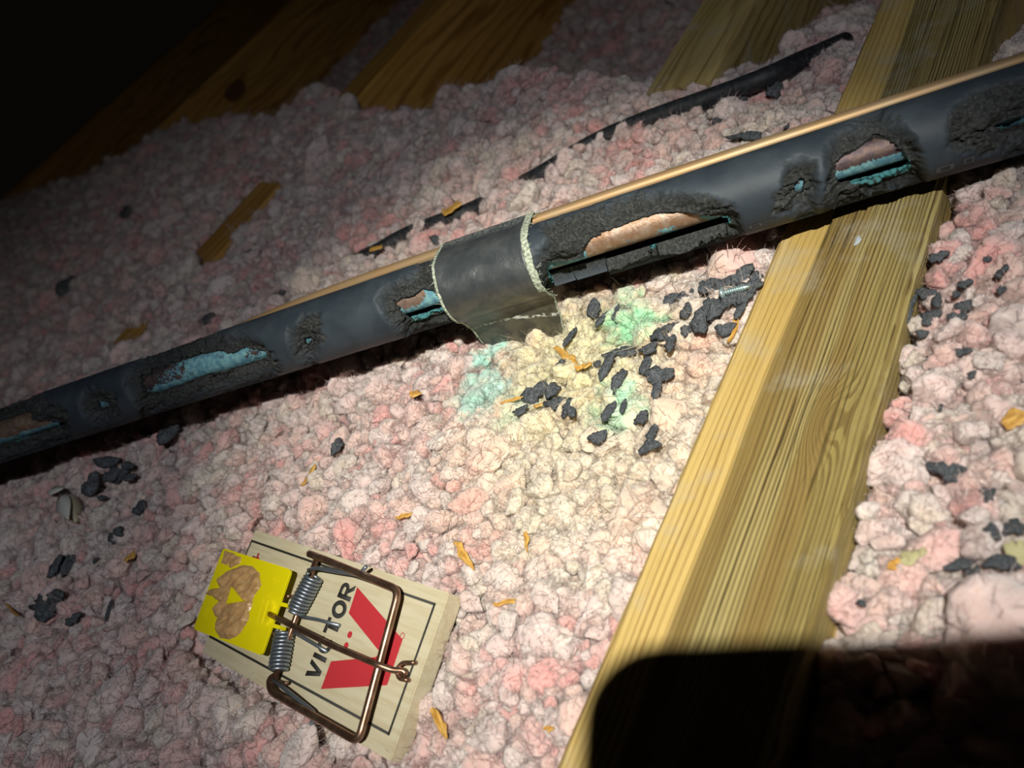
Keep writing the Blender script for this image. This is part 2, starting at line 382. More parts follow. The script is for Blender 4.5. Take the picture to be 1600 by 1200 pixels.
def ground(XY):
    XY = np.asarray(XY, float); sh = XY.shape[:-1]; Q = XY.reshape(-1, 2); out = np.empty(len(Q))
    for s in range(0, len(Q), 20000):
        q = Q[s:s+20000]; d2 = ((q[:, None, :] - CW[None, :, :2])**2).sum(-1)
        sig = 30.0 + 0.10 * np.linalg.norm(CW[:, :2], axis=1)
        wt = np.exp(-d2/(2*sig**2)) + 1e-9/(1+d2)
        out[s:s+20000] = (wt * CW[:, 2]).sum(1)/wt.sum(1)
    z = out
    P = np.stack([Q[:, 0], Q[:, 1], z], -1); pj = project(P)
    ry = np.interp(pj[:, 0], RIDGE[:, 0], RIDGE[:, 1])
    far = np.linalg.norm(Q, axis=1)
    over = np.where((pj[:, 2] > 5) & (Q[:, 0] < -60), (ry - pj[:, 1]) / (12 + 6000/np.maximum(far, 100)), 0)
    over = np.where((Q[:, 0] > -60) | (pj[:, 2] <= 5), 0, over)
    z = z - 105 * smooth(0.0, 1.6, over)
    rel = P[:, 0]
    show = smooth(298, 315, pj[:, 0])*smooth(488, 472, pj[:, 0])*smooth(278, 292, pj[:, 1])*smooth(448, 436, pj[:, 1]) + smooth(128, 150, pj[:, 0])*smooth(306, 285, pj[:, 0])*smooth(500, 512, pj[:, 1])*smooth(578, 562, pj[:, 1])
    z = z - 16*show*smooth(-530, -505, rel)*smooth(-436, -456, rel)
    lump = fbm(np.stack([Q[:, 0]*.035, Q[:, 1]*.035, Q[:, 0]*0+3.3], -1), 3)
    z = z + lump * 4.0
    # the trap presses the fill down
    tz = TO[2] - TTH - ((Q[:, 0]-TO[0])*TN[0] + (Q[:, 1]-TO[1])*TN[1])/TN[2]; D = np.stack([Q[:, 0]-TO[0], Q[:, 1]-TO[1], tz-TO[2]], -1)
    ta, tb = np.abs(D@T1), np.abs(D@T2); pr_ = smooth(62, 50, ta)*smooth(34, 23, tb)
    z = z + pr_*np.minimum(tz + .4 - z, 0)
    return np.maximum(z, 12).reshape(sh)

# grid in polar steps so that the near part is finer
def ground_grid():
    xs = np.concatenate([np.arange(-2400, -700, 26), np.arange(-700, -420, 8), np.arange(-420, 60, 3.2), np.arange(60, 300, 14)])
    ys = np.concatenate([np.arange(-500, -90, 14), np.arange(-90, 360, 3.2), np.arange(360, 700, 9), np.arange(700, 2400, 34)])
    XX, YY = np.meshgrid(xs, ys, indexing='ij'); Z = ground(np.stack([XX, YY], -1))
    inj = ((XX > JX0 - 2) & (XX < JX1 + 2)); Z = np.where(inj, np.minimum(Z, JT - 14), Z)
    Z = Z - 2.2
    n, k = XX.shape; idx = np.arange(n*k).reshape(n, k)
    fs = np.stack([idx[:-1, :-1], idx[1:, :-1], idx[1:, 1:], idx[:-1, 1:]], -1).reshape(-1, 4)
    return mesh_np('insulation_bed', np.stack([XX, YY, Z], -1).reshape(-1, 3), fs)
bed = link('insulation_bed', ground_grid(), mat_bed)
tag(bed, 'pink and cream loose-fill insulation tufts covering the ground between the joists', 'insulation', kind='stuff')

# ------------------------------------------------------------------ tuft shapes
def ico(sub):
    bm = bmesh.new(); bmesh.ops.create_icosphere(bm, subdivisions=sub, radius=1.0)
    V = np.array([v.co[:] for v in bm.verts]); Fc = np.array([[v.index for v in f.verts] for f in bm.faces]); bm.free(); return V, Fc
ICO3 = ico(4)
def tuft_mesh(i):
    V, Fc = ICO3; r = np.random.default_rng(100 + i)
    o = r.uniform(0, 50, 3); N = V.copy(); V = V*1.18
    for k in range(r.integers(5, 9)):                      # chopped faces
        n = r.normal(size=3); n /= np.linalg.norm(n); dd = r.uniform(.52, .92); ex = V@n - dd
        V = V - np.where(ex > 0, ex*.93, 0)[:, None]*n
    N2 = N + .35*np.stack([fbm(N*1.5 + o, 2), fbm(N*1.5 + o + 40, 2), fbm(N*1.5 + o + 80, 2)], -1)
    rid = np.clip(1 - np.abs(fbm(N2*np.array([1.0, 2.2, 4.6]) + o + 9, 3))*3.0, 0, 1)
    d = .20*fbm(N*1.6 + o, 2) - .07*rid + .075*fbm(N2*np.array([3, 8, 9.0]) + o + 20, 3)
    V = V*(1 + d)[:, None]*r.uniform([.9, .75, .62], [1.25, 1.1, .95])
    # fibres standing off the skin
    nf = 230; fi = r.choice(len(V), nf, replace=False); FV = []; FF = []; b = len(V)
    for j, vi in enumerate(fi):
        p0 = V[vi]; nrm = p0/np.linalg.norm(p0); tdir = r.normal(size=3); tdir -= tdir@nrm*nrm; tdir /= np.linalg.norm(tdir)
        L = r.uniform(.25, .85); curl = r.normal(size=3)*.35; wv = np.cross(nrm, tdir)*r.uniform(.010, .021)
        for k in range(4):
            t = k/3; q = p0 - nrm*.03 + L*(t*tdir*.9 + nrm*(.30*math.sin(t*2.4)) + curl*t*t*.8)
            FV += [q - wv*(1-.6*t), q + wv*(1-.6*t)]
        for k in range(3): s = b + j*8 + k*2; FF += [(s, s+1, s+3), (s, s+3, s+2)]
    Vv = np.vstack([V, np.array(FV)]); Ff = np.vstack([Fc, np.array(FF)])
    me = mesh_np('tuft', Vv*1000, Ff); me.materials.append(mat_tuft); return me
NT = 14
tufts = [tuft_mesh(i) for i in range(NT)]

# ------------------------------------------------------------------ pipes: paths
PIPE_PX = [(-430, 826, 352), (-120, 722, 322), (45, 666, 311), (300, 580, 285), (600, 482, 256), (1000, 360, 226), (1300, 262, 205), (1500, 199, 196), (1720, 132, 188), (2150, 0, 172)]
PIPE = np.array([at_d(*p) for p in PIPE_PX])
tt = np.concatenate([[0], np.cumsum(np.linalg.norm(np.diff(PIPE, axis=0), axis=1))]); PLEN = tt[-1]
pc = [np.polyfit(tt, PIPE[:, k], 3) for k in range(3)]
def pipe_c(t): return np.stack([np.polyval(pc[k], t) for k in range(3)], -1)
R_FOAM, R_IN, R_CU = 11.3, 5.9, 4.8
COP = None
B_PX = [(1320, 66, -168), (1250, 97, -155), (1195, 122, -150), (1120, 150, -150.5), (1000, 192, -150), (920, 228, -150.5), (840, 276, -149.5), (780, 305, -159), (735, 330, -148.5), (640, 366, -146.5), (570, 402, -147.5), (480, 425, -160), (400, 430, -157), (330, 446, -146.5), (280, 468, -147.5), (230, 500, -158), (120, 555, -166)]
BUR = catmull(np.array([at_z(*p) for p in B_PX]), 6)

# ------------------------------------------------------------------ scatter the tufts
def scatter():
    pts = []
    def add(x0, x1, y0, y1, sp, lo=0.0, hi=1e9):
        nx, ny = int((x1-x0)/sp), int((y1-y0)/sp)
        gx, gy = np.meshgrid(np.arange(nx), np.arange(ny), indexing='ij')
        q = np.stack([x0 + (gx + RNG.uniform(-.1, 1.1, gx.shape))*sp, y0 + (gy + RNG.uniform(-.1, 1.1, gx.shape))*sp], -1).reshape(-1, 2)
        d = np.linalg.norm(q, axis=1); q = q[(d >= lo) & (d < hi)]
        pts.append(np.concatenate([q, np.full((len(q), 1), sp)], 1))
    add(-330, 170, -210, 345, 5.1, 0, 330)
    add(-330, 170, -210, 345, 3.9, 0, 330); low_layer = len(pts) - 1
    add(-640, 240, -230, 620, 6.0, 330, 620)
    add(-640, 240, -230, 620, 7.5, 330, 620)
    add(-1300, 100, -200, 1100, 9.5, 620, 1250)
    add(-2300, 100, -200, 2000, 22, 1250, 2600)
    Q = np.concatenate(pts)
    XY = Q[:, :2]; sp = Q[:, 2]; z = ground(XY)
    e = 2.0
    gx = (ground(XY+[e, 0]) - ground(XY-[e, 0]))/(2*e); gy = (ground(XY+[0, e]) - ground(XY-[0, e]))/(2*e)
    lowl = np.concatenate([np.full(len(p_), k_ == low_layer) for k_, p_ in enumerate(pts)])
    size = sp*RNG.lognormal(-.32, .32, len(Q)); size = np.clip(size, 1.8, 13)
    big = RNG.random(len(Q)) < .06; size[big] *= 1.4
    z = z + RNG.normal(0, 1.1, len(Q)) - .15*size - np.where(lowl, 1.5, 0)
    slope_ok = np.ones(len(Q), bool)
    P = np.stack([XY[:, 0], XY[:, 1], z], -1); pj = project(P)
    keep = (pj[:, 2] > 10) & (pj[:, 0] > -420) & (pj[:, 0] < 2400) & (pj[:, 1] > -260) & (pj[:, 1] < 1900)
    for x0, x1, zt, marg in ((JX0, JX1, JT, -.2), (-506, -466, JT, 0.0), (-182, -150, JT, 0)):
        inside = (XY[:, 0] > x0 - .55*size) & (XY[:, 0] < x1 + .55*size)
        if x0 == -182: inside &= XY[:, 1] > 277
        if x0 == -506:
            pjJ = project(np.stack([XY[:, 0], XY[:, 1], np.full(len(Q), JT)], -1)); rJ = np.interp(pjJ[:, 0], RIDGE[:, 0], RIDGE[:, 1])
            show = (pjJ[:, 1] < rJ + 4) | ((pj[:, 0] > 300) & (pj[:, 0] < 480) & (pj[:, 1] > 275) & (pj[:, 1] < 445)) | ((pj[:, 0] > 130) & (pj[:, 0] < 305) & (pj[:, 1] > 500) & (pj[:, 1] < 575)) | (pj[:, 1] < 190)
            bury = inside & ~show; z[bury] = np.maximum(z[bury], JT + 0.3*size[bury]); inside &= show & (XY[:, 0] < -466 + .2*size)
        keep &= ~inside
    # under the trap: nothing may poke through the board
    d = P - TO; a, b, h = d@T1, d@T2, d@TN
    ov = (np.abs(a) < 51 + .2*size) & (np.abs(b) < 22 + .2*size) & (h + size*.8 > -TTH)
    keep &= ~ov
    near = (np.abs(a) < 50 + .75*size) & (np.abs(b) < 22.5 + .75*size) & (h + size*.4 > -2.5); keep &= ~near
    # nothing inside the pipe
    tp = np.linspace(0, PLEN, 160); C = pipe_c(tp)
    dm = np.full(len(Q), 1e9)
    for c in C: dm = np.minimum(dm, ((P-c)**2).sum(1))
    keep &= np.sqrt(dm) > R_FOAM + size*.75
    # lower the fill where the buried pipe shows
    db = np.full(len(Q), 1e9); zb = np.zeros(len(Q))
    for c in BUR:
        dd = ((XY-c[:2])**2).sum(1); m_ = dd < db; db[m_] = dd[m_]; zb[m_] = c[2]
    shown = (np.sqrt(db) < 3.2 + .40*size) & (zb > CAM_H - 153) & (pj[:, 0] < 1200) & (RNG.random(len(Q)) < .95) & (fbm(np.stack([XY[:, 0]*.055, XY[:, 1]*.055, XY[:, 0]*0 + 8], -1), 2) < .22)
    gap_ = (np.abs(pj[:, 0]-893) < 13) | (np.abs(pj[:, 0]-985) < 15) | (np.abs(pj[:, 0]-1082) < 9) | (np.abs(pj[:, 0]-655) < 8)
    shown &= ~gap_; z = z + np.where(gap_ & (np.sqrt(db) < 8), 2.6, 0)
    keep &= ~shown
    P[:, 2] = z
    nrm = np.stack([-gx, -gy, np.ones(len(Q))], -1)
    return P[keep], size[keep], nrm[keep]
TP, TS, TNRM = scatter()
ROT = RNG.uniform(-.55, .55, (len(TP), 3)); ROT[:, 2] = RNG.uniform(0, 2*math.pi, len(TP))
VAR = RNG.integers(0, NT, len(TP))
pj = project(TP); pxr = TS/np.maximum(pj[:, 2], 1)*F
inframe = (pj[:, 0] > 15) & (pj[:, 0] < 1585) & (pj[:, 1] > 15) & (pj[:, 1] < 1185) & ~((pj[:, 0] > 900) & (pj[:, 1] > 1020))
score = np.where(inframe, pxr + (TP[:, 2] - ground(TP[:, :2]))*3.0, -1)
order = np.argsort(-score); chosen = order[:300]; rest = np.setdiff1d(np.arange(len(TP)), chosen)
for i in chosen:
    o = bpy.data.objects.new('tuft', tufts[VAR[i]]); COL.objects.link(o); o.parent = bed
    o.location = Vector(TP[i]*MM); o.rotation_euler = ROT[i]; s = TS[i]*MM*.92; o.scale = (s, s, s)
# the rest: one object, instances on points
hid = bpy.data.collections.new('tuft_shapes')
for i, me in enumerate(tufts): hid.objects.link(bpy.data.objects.new('tuft_shape_%02d' % i, me))
pm = bpy.data.meshes.new('tufts'); pm.vertices.add(len(rest)); pm.vertices.foreach_set('co', (TP[rest]*MM).ravel())
ra = pm.attributes.new('rot', 'FLOAT_VECTOR', 'POINT'); ra.data.foreach_set('vector', ROT[rest].astype(np.float32).ravel())
attr(pm, 'size', TS[rest]*MM*.92)
ia = pm.attributes.new('variant', 'INT', 'POINT'); ia.data.foreach_set('value', VAR[rest].astype(np.int32))
rest_o = link('tufts', pm, None, bed); rest_o['kind'] = 'stuff'
ng = bpy.data.node_groups.new('scatter_tufts', 'GeometryNodeTree')
ng.interface.new_socket('Geometry', in_out='INPUT', socket_type='NodeSocketGeometry'); ng.interface.new_socket('Geometry', in_out='OUTPUT', socket_type='NodeSocketGeometry')
gi, go = ng.nodes.new('NodeGroupInput'), ng.nodes.new('NodeGroupOutput')
ci = ng.nodes.new('GeometryNodeCollectionInfo'); ci.inputs['Collection'].default_value = hid; ci.inputs['Separate Children'].default_value = True; ci.inputs['Reset Children'].default_value = True
ip = ng.nodes.new('GeometryNodeInstanceOnPoints'); ip.inputs['Pick Instance'].default_value = True
def named(n, t):
    nd = ng.nodes.new('GeometryNodeInputNamedAttribute'); nd.data_type = t; nd.inputs['Name'].default_value = n; return nd.outputs[0]
mtp = ng.nodes.new('GeometryNodeMeshToPoints')
e2r = ng.nodes.new('FunctionNodeEulerToRotation')
ng.links.new(gi.outputs[0], mtp.inputs[0]); ng.links.new(mtp.outputs[0], ip.inputs['Points']); ng.links.new(ci.outputs[0], ip.inputs['Instance'])
ng.links.new(named('variant', 'INT'), ip.inputs['Instance Index']); ng.links.new(named('rot', 'FLOAT_VECTOR'), e2r.inputs[0]); ng.links.new(e2r.outputs[0], ip.inputs['Rotation'])
ng.links.new(named('size', 'FLOAT'), ip.inputs['Scale']); ng.links.new(ip.outputs[0], go.inputs[0])
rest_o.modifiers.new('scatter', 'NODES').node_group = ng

# ------------------------------------------------------------------ foam-covered pipe
HOLES = {
 'a': [(1307,252),(1320,242),(1341,229),(1350,220),(1370,210),(1382,215),(1398,222),(1402,231),(1414,238),(1422,256),(1416,263),(1340,284),(1314,289),(1307,278)],
 'b': [(1240,288),(1248,278),(1255,276),(1256,286),(1254,300),(1244,303)],
 'c': [(855,409),(874,411),(913,404),(910,388),(922,372),(946,358),(969,351),(992,342),(1027,332),(1061,330),(1084,335),(1107,338),(1140,343),(1136,358),(1061,378),(1026,385),(1008,393),(973,406),(950,424),(945,470),(872,490),(866,440),(857,428)],
 'd': [(616,472),(622,467),(640,464),(650,458),(660,450),(674,454),(692,468),(694,482),(640,500),(634,494),(626,486)],
 'e': [(220,598),(227,586),(251,572),(287,559),(313,551),(341,546),(360,552),(382,542),(413,548),(417,561),(382,572),(346,582),(322,586),(275,605),(251,614),(229,614)],
 'f': [(475,527),(487,526),(483,537),(475,539)],
 'g': [(152,626),(168,628),(168,636),(155,640)],
 'h': [(-90,690),(-60,665),(0,652),(11,644),(37,639),(47,642),(49,656),(69,657),(101,661),(101,666),(9,693),(0,696),(-60,718)],
 'i': [(1555,197),(1575,187),(1600,180),(1650,165),(1650,192),(1600,196),(1570,205)]}
ZONES = [[(845,345),(930,318),(1000,298),(1100,296),(1150,325),(1163,355),(1152,405),(960,480),(850,490)],
 [(1298,205),(1340,188),(1400,180),(1438,240),(1445,290),(1330,330),(1288,335),(1300,250)],
 [(1225,255),(1272,252),(1280,300),(1255,330),(1196,348),(1212,300)],
 [(585,470),(605,440),(640,425),(660,395),(720,380),(720,520),(650,530),(600,505)],
 [(190,590),(226,553),(330,512),(410,540),(445,575),(330,615),(220,655),(200,620)],
 [(452,530),(468,490),(497,485),(508,530),(492,572),(462,565)],
 [(122,625),(150,602),(182,612),(188,650),(150,664),(122,648)],
 [(-100,640),(0,606),(60,612),(115,650),(112,685),(0,722),(-100,750)],
 [(1490,165),(1520,135),(1620,105),(1700,100),(1700,230),(1540,245),(1470,240)]]
def sdf(poly, x, y):
    """signed distance in pixels, negative inside"""
    P = np.array(poly, float); Q = np.roll(P, -1, 0); d = np.full(x.shape, 1e9); ins = np.zeros(x.shape, bool)
    for a, b in zip(P, Q):
        e = b - a; wx, wy = x - a[0], y - a[1]; t = np.clip((wx*e[0]+wy*e[1])/(e@e), 0, 1)
        d = np.minimum(d, np.hypot(wx - t*e[0], wy - t*e[1]))
        c = ((a[1] <= y) & (b[1] > y)) | ((b[1] <= y) & (a[1] > y))
        xi = a[0] + (y - a[1])/(e[1] if abs(e[1]) > 1e-9 else 1e-9)*e[0]; ins ^= c & (x < xi)
    return np.where(ins, -d, d)
NU, NV = 1350, 190
us = np.linspace(0, PLEN, NU); Cc = pipe_c(us); Tt = np.gradient(Cc, axis=0); Tt /= np.linalg.norm(Tt, axis=1)[:, None]
tocam = CAM - Cc; E1 = tocam - (tocam*Tt).sum(1)[:, None]*Tt; E1 /= np.linalg.norm(E1, axis=1)[:, None]   # facing direction used as angle zero
E2 = np.cross(Tt, E1)
imgdown = RW @ np.array([0.3, 0.95, 0]); SGN = 1.0 if (E2[NU//2] @ imgdown) > 0 else -1.0                 # E2*SGN points to the lower side
E2 = E2*SGN
th = np.linspace(-math.pi, math.pi, NV, endpoint=False)
_px = project(Cc)[:, 0]; _fi = np.radians(np.interp(_px, [-100, 200, 330, 380, 470, 580, 760, 1000, 1300, 1720], [-162, -156, -140, -132, -123, -118, -117, -117, -119, -120]))
COP = (Cc + 13.75*(np.cos(_fi)[:, None]*E1 + np.sin(_fi)[:, None]*E2))[::27]
DIR = E1[:, None, :]*np.cos(th)[None, :, None] + E2[:, None, :]*np.sin(th)[None, :, None]
OUT = Cc[:, None, :] + R_FOAM*DIR
pjf = project(OUT); ppm = F/pjf[..., 2]
facing = (((CAM - OUT)*DIR).sum(-1) > -0.22*np.linalg.norm(CAM - OUT, axis=-1))
nz1 = fbm(OUT*.33, 4); nz2 = fbm(OUT*.95 + 31, 3)
RIM = Cc[:, None, :] + (R_IN + .9)*DIR; pjr = project(RIM); facing_r = (((CAM - RIM)*DIR).sum(-1) > 0.06*np.linalg.norm(CAM - RIM, axis=-1)); facing_h = (((CAM - RIM)*DIR).sum(-1) > -0.5*np.linalg.norm(CAM - RIM, axis=-1))
sd_h = np.full((NU, NV), 1e9); hid_which = np.zeros((NU, NV), int)
for k, (key, poly) in enumerate(HOLES.items()):
    xs_, ys_ = np.array(poly)[:, 0], np.array(poly)[:, 1]
    s = sdf(poly, pjr[..., 0], pjr[..., 1])/ppm
    s = np.where(np.where((pjr[..., 0] < 946) & (key == 'c'), facing_h, facing_r), s, 1e9); m_ = s < sd_h; sd_h[m_] = s[m_]; hid_which[m_] = k
sd_h = sd_h + np.where(sd_h < 1e8, nz2*.55, 0)
sd_z = np.full((NU, NV), 1e9)
for poly in ZONES:
    s = np.where(facing, sdf(poly, pjf[..., 0], pjf[..., 1])/ppm, 1e9); sd_z = np.minimum(sd_z, s)
sd_z = sd_z + np.where(sd_z < 1e8, nz1*2.2 + nz2*.8, 0)
zone = smooth(.7, -1.6, sd_z)
AX = (us[:, None]*np.ones((1, NV)))[..., None]; FL = np.concatenate([AX*.10, (th[None, :, None]*R_FOAM*.30)*np.ones((NU, 1, 1)), AX*0 + 4], -1)   # layers torn along the pipe
lay = fbm(FL + nz1[..., None]*.5, 4); steps = np.floor(lay*6)/6; steps = steps + (lay - steps)*.25
crack = np.clip(1 - np.abs(fbm(FL*.8 + 11 + nz2[..., None]*.25, 3))*11, 0, 1)
depth = zone*(0.9 + 1.9*(steps + .15) + .65*nz2 + .3*nz1 + 1.5*crack)
nearh = smooth(4.2, 0.2, sd_h); depth = np.maximum(depth, 0) + nearh*(R_FOAM - R_IN - 1.7)*(.92 + .25*nz1)
depth = depth + .12*fbm(OUT*.06, 2)
rr = np.maximum(R_FOAM - depth, R_IN + .45)
lowpull = 0
VO = Cc[:, None, :] + rr[..., None]*DIR
VI = Cc[:, None, :] + R_IN*DIR
hole = sd_h < 0
idx = np.arange(NU*NV).reshape(NU, NV)
q = np.stack([idx[:-1], np.roll(idx, -1, 1)[:-1], np.roll(idx, -1, 1)[1:], idx[1:]], -1)      # NU-1, NV, 4
hv = hole.ravel()
dead = hv[q].sum(-1) >= 2
near_in = (sd_h < 9).ravel()[q].all(-1) | True
outer = q[~dead]; inner = q[(~dead) & (sd_h < 16).ravel()[q].any(-1)][:, ::-1] + NU*NV
walls = []
dd_u = dead[:-1] != dead[1:]                            # neighbours along u share edge (i+1, j..j+1)
ii, jj = np.nonzero(dd_u)
for i, j in zip(ii, jj):
    a, b = idx[i+1, j], idx[i+1, (j+1) % NV]; walls.append((a, b, b + NU*NV, a + NU*NV) if dead[i, j] else (b, a, a + NU*NV, b + NU*NV))
dd_v = dead != np.roll(dead, -1, 1)
ii, jj = np.nonzero(dd_v)
for i, j in zip(ii, jj):
    a, b = idx[i, (j+1) % NV], idx[i+1, (j+1) % NV]; walls.append((b, a, a + NU*NV, b + NU*NV) if dead[i, j] else (a, b, b + NU*NV, a + NU*NV))
fs = np.concatenate([outer, inner, np.array(walls)])
VV = np.concatenate([VO.reshape(-1, 3), VI.reshape(-1, 3)])
used = np.zeros(len(VV), bool); used[fs.ravel()] = True; remap = np.cumsum(used) - 1
foam_me = mesh_np('foam_sleeve', VV[used], remap[fs])
torn = np.concatenate([np.maximum(zone, nearh).ravel(), np.ones(NU*NV)])[used]
lowside = smooth(.30, .75, th)[None, :]*np.ones((NU, 1))
wh = np.array([.75, .1, .7, .6, .0, 0, 0, .55, .2])[hid_which]
teal_o = smooth(1.0, .2, sd_h)*lowside*wh*smooth(-.35, .25, fbm(OUT*.12 + 3, 2) + .1)
teal = np.concatenate([teal_o.ravel(), (teal_o*.9).ravel()])[used]
attr(foam_me, 'torn', torn); attr(foam_me, 'teal', teal)
m = M('foam_rubber'); v = m.coord('Object', K); tn = m.attr('torn'); te = m.attr('teal')
smoothc = m.mix(m.mr(m.noise(v, .08, 3), .35, .7), (0.028, 0.039, 0.051), (0.046, 0.060, 0.074))
roughc = m.mix(m.mr(m.noise(v, 1.1, 6, .75), .38, .72), (0.028, 0.031, 0.032), (0.100, 0.105, 0.098))
col = m.mix(tn, smoothc, roughc)
speck = m.mr(m.noise(v, 2.6, 2, .5), .74, .80); col = m.mix(m.math('MULTIPLY', speck, .6), col, (0.55, 0.55, 0.52))
tm = m.mr(m.math('ADD', te, m.math('MULTIPLY', m.math('SUBTRACT', m.noise(v, .7, 4), .5), 1.0)), .38, .58)
col = m.mix(tm, col, (0.075, 0.25, 0.27))
hgt = m.math('ADD', m.math('MULTIPLY', m.noise(v, .9, 6, .7), m.math('ADD', m.math('MULTIPLY', tn, .9), .03)), m.math('MULTIPLY', m.noise(v, 4.0, 2), .05))
m.set(col=col, rough=m.math('ADD', m.math('MULTIPLY', tn, .35), .55), spec=m.math('SUBTRACT', .30, m.math('MULTIPLY', tn, .22)), normal=m.bump(hgt, .7, .0011))
mat_foam = m.m
line = link('insulated_pipe', None); line.empty_display_size = .01
mid = pipe_c(np.array(PLEN*.5)); line.location = Vector((mid - [0, 0, R_FOAM])*MM)
tag(line, 'thick pipe in gnawed charcoal foam with corroded copper showing through, above the joist', 'pipe')
LO = mid - np.array([0, 0, R_FOAM])
def shift(me, off):
    me.transform(Matrix.Translation(Vector(-np.asarray(off)*MM))); return me
link('foam_sleeve', shift(foam_me, LO), mat_foam, line)
# copper inside
NU2, NV2 = 620, 64
u2 = np.linspace(0, PLEN, NU2); C2 = pipe_c(u2); ix = np.clip((u2/PLEN*(NU-1)).astype(int), 0, NU-1)
cc2 = C2 - E2[ix]*.85 + E1[ix]*.25; t2 = np.linspace(-math.pi, math.pi, NV2, endpoint=False)
D2 = E1[ix][:, None, :]*np.cos(t2)[None, :, None] + E2[ix][:, None, :]*np.sin(t2)[None, :, None]
V2 = cc2[:, None, :] + R_CU*D2
p2 = project(V2); x2 = p2[..., 0]; y2 = p2[..., 1]; low = np.sin(t2)[None, :]*np.ones((NU2, 1))
sdc = np.full(x2.shape, 1e9); wc = np.zeros(x2.shape, int)
for k, (key, poly) in enumerate(HOLES.items()):
    s = sdf(poly, x2, y2)/(F/p2[..., 2]); m_ = s < sdc; sdc[m_] = s[m_]; wc[m_] = k
base_p = np.array([-.05, .35, -.15, .05, .28, .9, .7, .10, .5])[wc]; low_p = np.array([1.0, .5, .62, .5, .5, 0, 0, .9, .5])[wc]
edge_p = np.array([.30, .3, .55, .45, .35, 0, 0, .2, .2])[wc]
pat = base_p + low_p*smooth(.25, .75, low) + edge_p*smooth(-1.3, 0, sdc) + .55*fbm(V2*.16 + 5, 3)
pat = np.where(wc == 4, pat + .45*smooth(270, 300, x2)*smooth(400, 360, x2), pat)
pat = np.where(wc == 3, pat + .6*smooth(655, 668, x2), pat)
dark = np.array([.85, .8, .12, .35, .9, .9, .9, .35, .8])[wc] + .15*fbm(V2*.3, 2)
idx2 = np.arange(NU2*NV2).reshape(NU2, NV2); f2 = np.stack([idx2[:-1], np.roll(idx2, -1, 1)[:-1], np.roll(idx2, -1, 1)[1:], idx2[1:]], -1).reshape(-1, 4)
cu_me = mesh_np('copper_tube', V2.reshape(-1, 3), f2); attr(cu_me, 'patina', pat); attr(cu_me, 'dark', dark)
m = M('corroded_copper'); v = m.coord('Object', K); pa = m.attr('patina'); dk = m.attr('dark')
bare = m.mix(m.mr(m.noise(v, .45, 4), .35, .65), (0.36, 0.215, 0.13), (0.46, 0.35, 0.275))
bare = m.mix(m.mr(m.noise(v, .25, 5, .7), .5, .66), bare, (0.30, 0.17, 0.10))
drk = m.mix(m.mr(m.noise(v, .4, 4), .4, .65), (0.10, 0.075, 0.085), (0.17, 0.115, 0.10))
col = m.mix(m.mr(dk, .2, .7), bare, drk)
pm_ = m.mr(m.math('ADD', pa, m.math('MULTIPLY', m.math('SUBTRACT', m.noise(v, .9, 6, .75), .5), 1.7)), .50, .62)
tealc = m.mix(m.mr(m.noise(v, .5, 4), .35, .65), (0.09, 0.25, 0.34), (0.22, 0.46, 0.49))
col = m.mix(pm_, col, tealc)
m.set(col=col, metal=m.math('MULTIPLY', m.math('SUBTRACT', 1.0, pm_), .55), rough=m.math('ADD', m.math('MULTIPLY', pm_, .4), .45), normal=m.bump(m.math('ADD', m.math('MULTIPLY', pm_, .6), m.noise(v, 1.2, 5, .7)), .5, .0004))
link('copper_tube', shift(cu_me, LO), m.m, line)
tag(line.children[-1], 'brown copper tube with blue green corrosion')
# faint printed marks along the sleeve
mat_print = plain('faded_print', (0.095, 0.10, 0.10), .8)
def sleeve_mark(x, y, wmm, hmm, name):
    k = np.argmin((pjf[..., 0]-x)**2 + (pjf[..., 1]-y)**2 + np.where(facing, 0, 1e9)); i, j = divmod(k, NV)
    bars = [(-.5, -.5, .5, -.32), (-.5, .32, .5, .5), (-.5, -.5, -.3, .5), (.3, -.5, .5, .5)]; V = []; Fs = []
    for (x0, y0, x1, y1) in bars:
        for (a, b) in ((x0, y0), (x1, y0), (x1, y1), (x0, y1)):
            ii_ = int(np.clip(i + a*wmm/(PLEN/NU), 0, NU-1)); tt_ = th[j] + b*hmm/R_FOAM
            V.append(Cc[ii_] + (R_FOAM+.15)*(E1[ii_]*math.cos(tt_) + E2[ii_]*math.sin(tt_)))
        n0 = len(V)-4; Fs.append((n0, n0+1, n0+2, n0+3))
    link(name, shift(mesh_np(name, V, Fs), LO), mat_print, line)
sleeve_mark(1478, 262, 4.4, 2.2, 'printed_mark'); sleeve_mark(1516, 250, 2.6, 2.2, 'printed_mark'); sleeve_mark(1182, 352, 3.4, 1.4, 'printed_mark')

# ------------------------------------------------------------------ bare copper line beside it
m = M('bare_copper'); v = m.coord('Object', K)
cb = m.mix(m.mr(m.noise(v, .06, 3), .35, .65), (0.44, 0.28, 0.135), (0.42, 0.30, 0.17))
cb = m.mix(m.mr(m.noise(v, .5, 5, .7), .62, .72), cb, (0.40, 0.24, 0.13))
m.set(col=cb, metal=.5, rough=.52)
cpl = catmull(COP, 4); C0 = cpl[len(cpl)//2]
cp = link('copper_pipe', shift(tube_mesh('copper_pipe', cpl, 2.15, 26), C0), m.m, None, C0)
tag(cp, 'thin bare copper pipe running along the upper side of the foam-covered pipe', 'pipe')
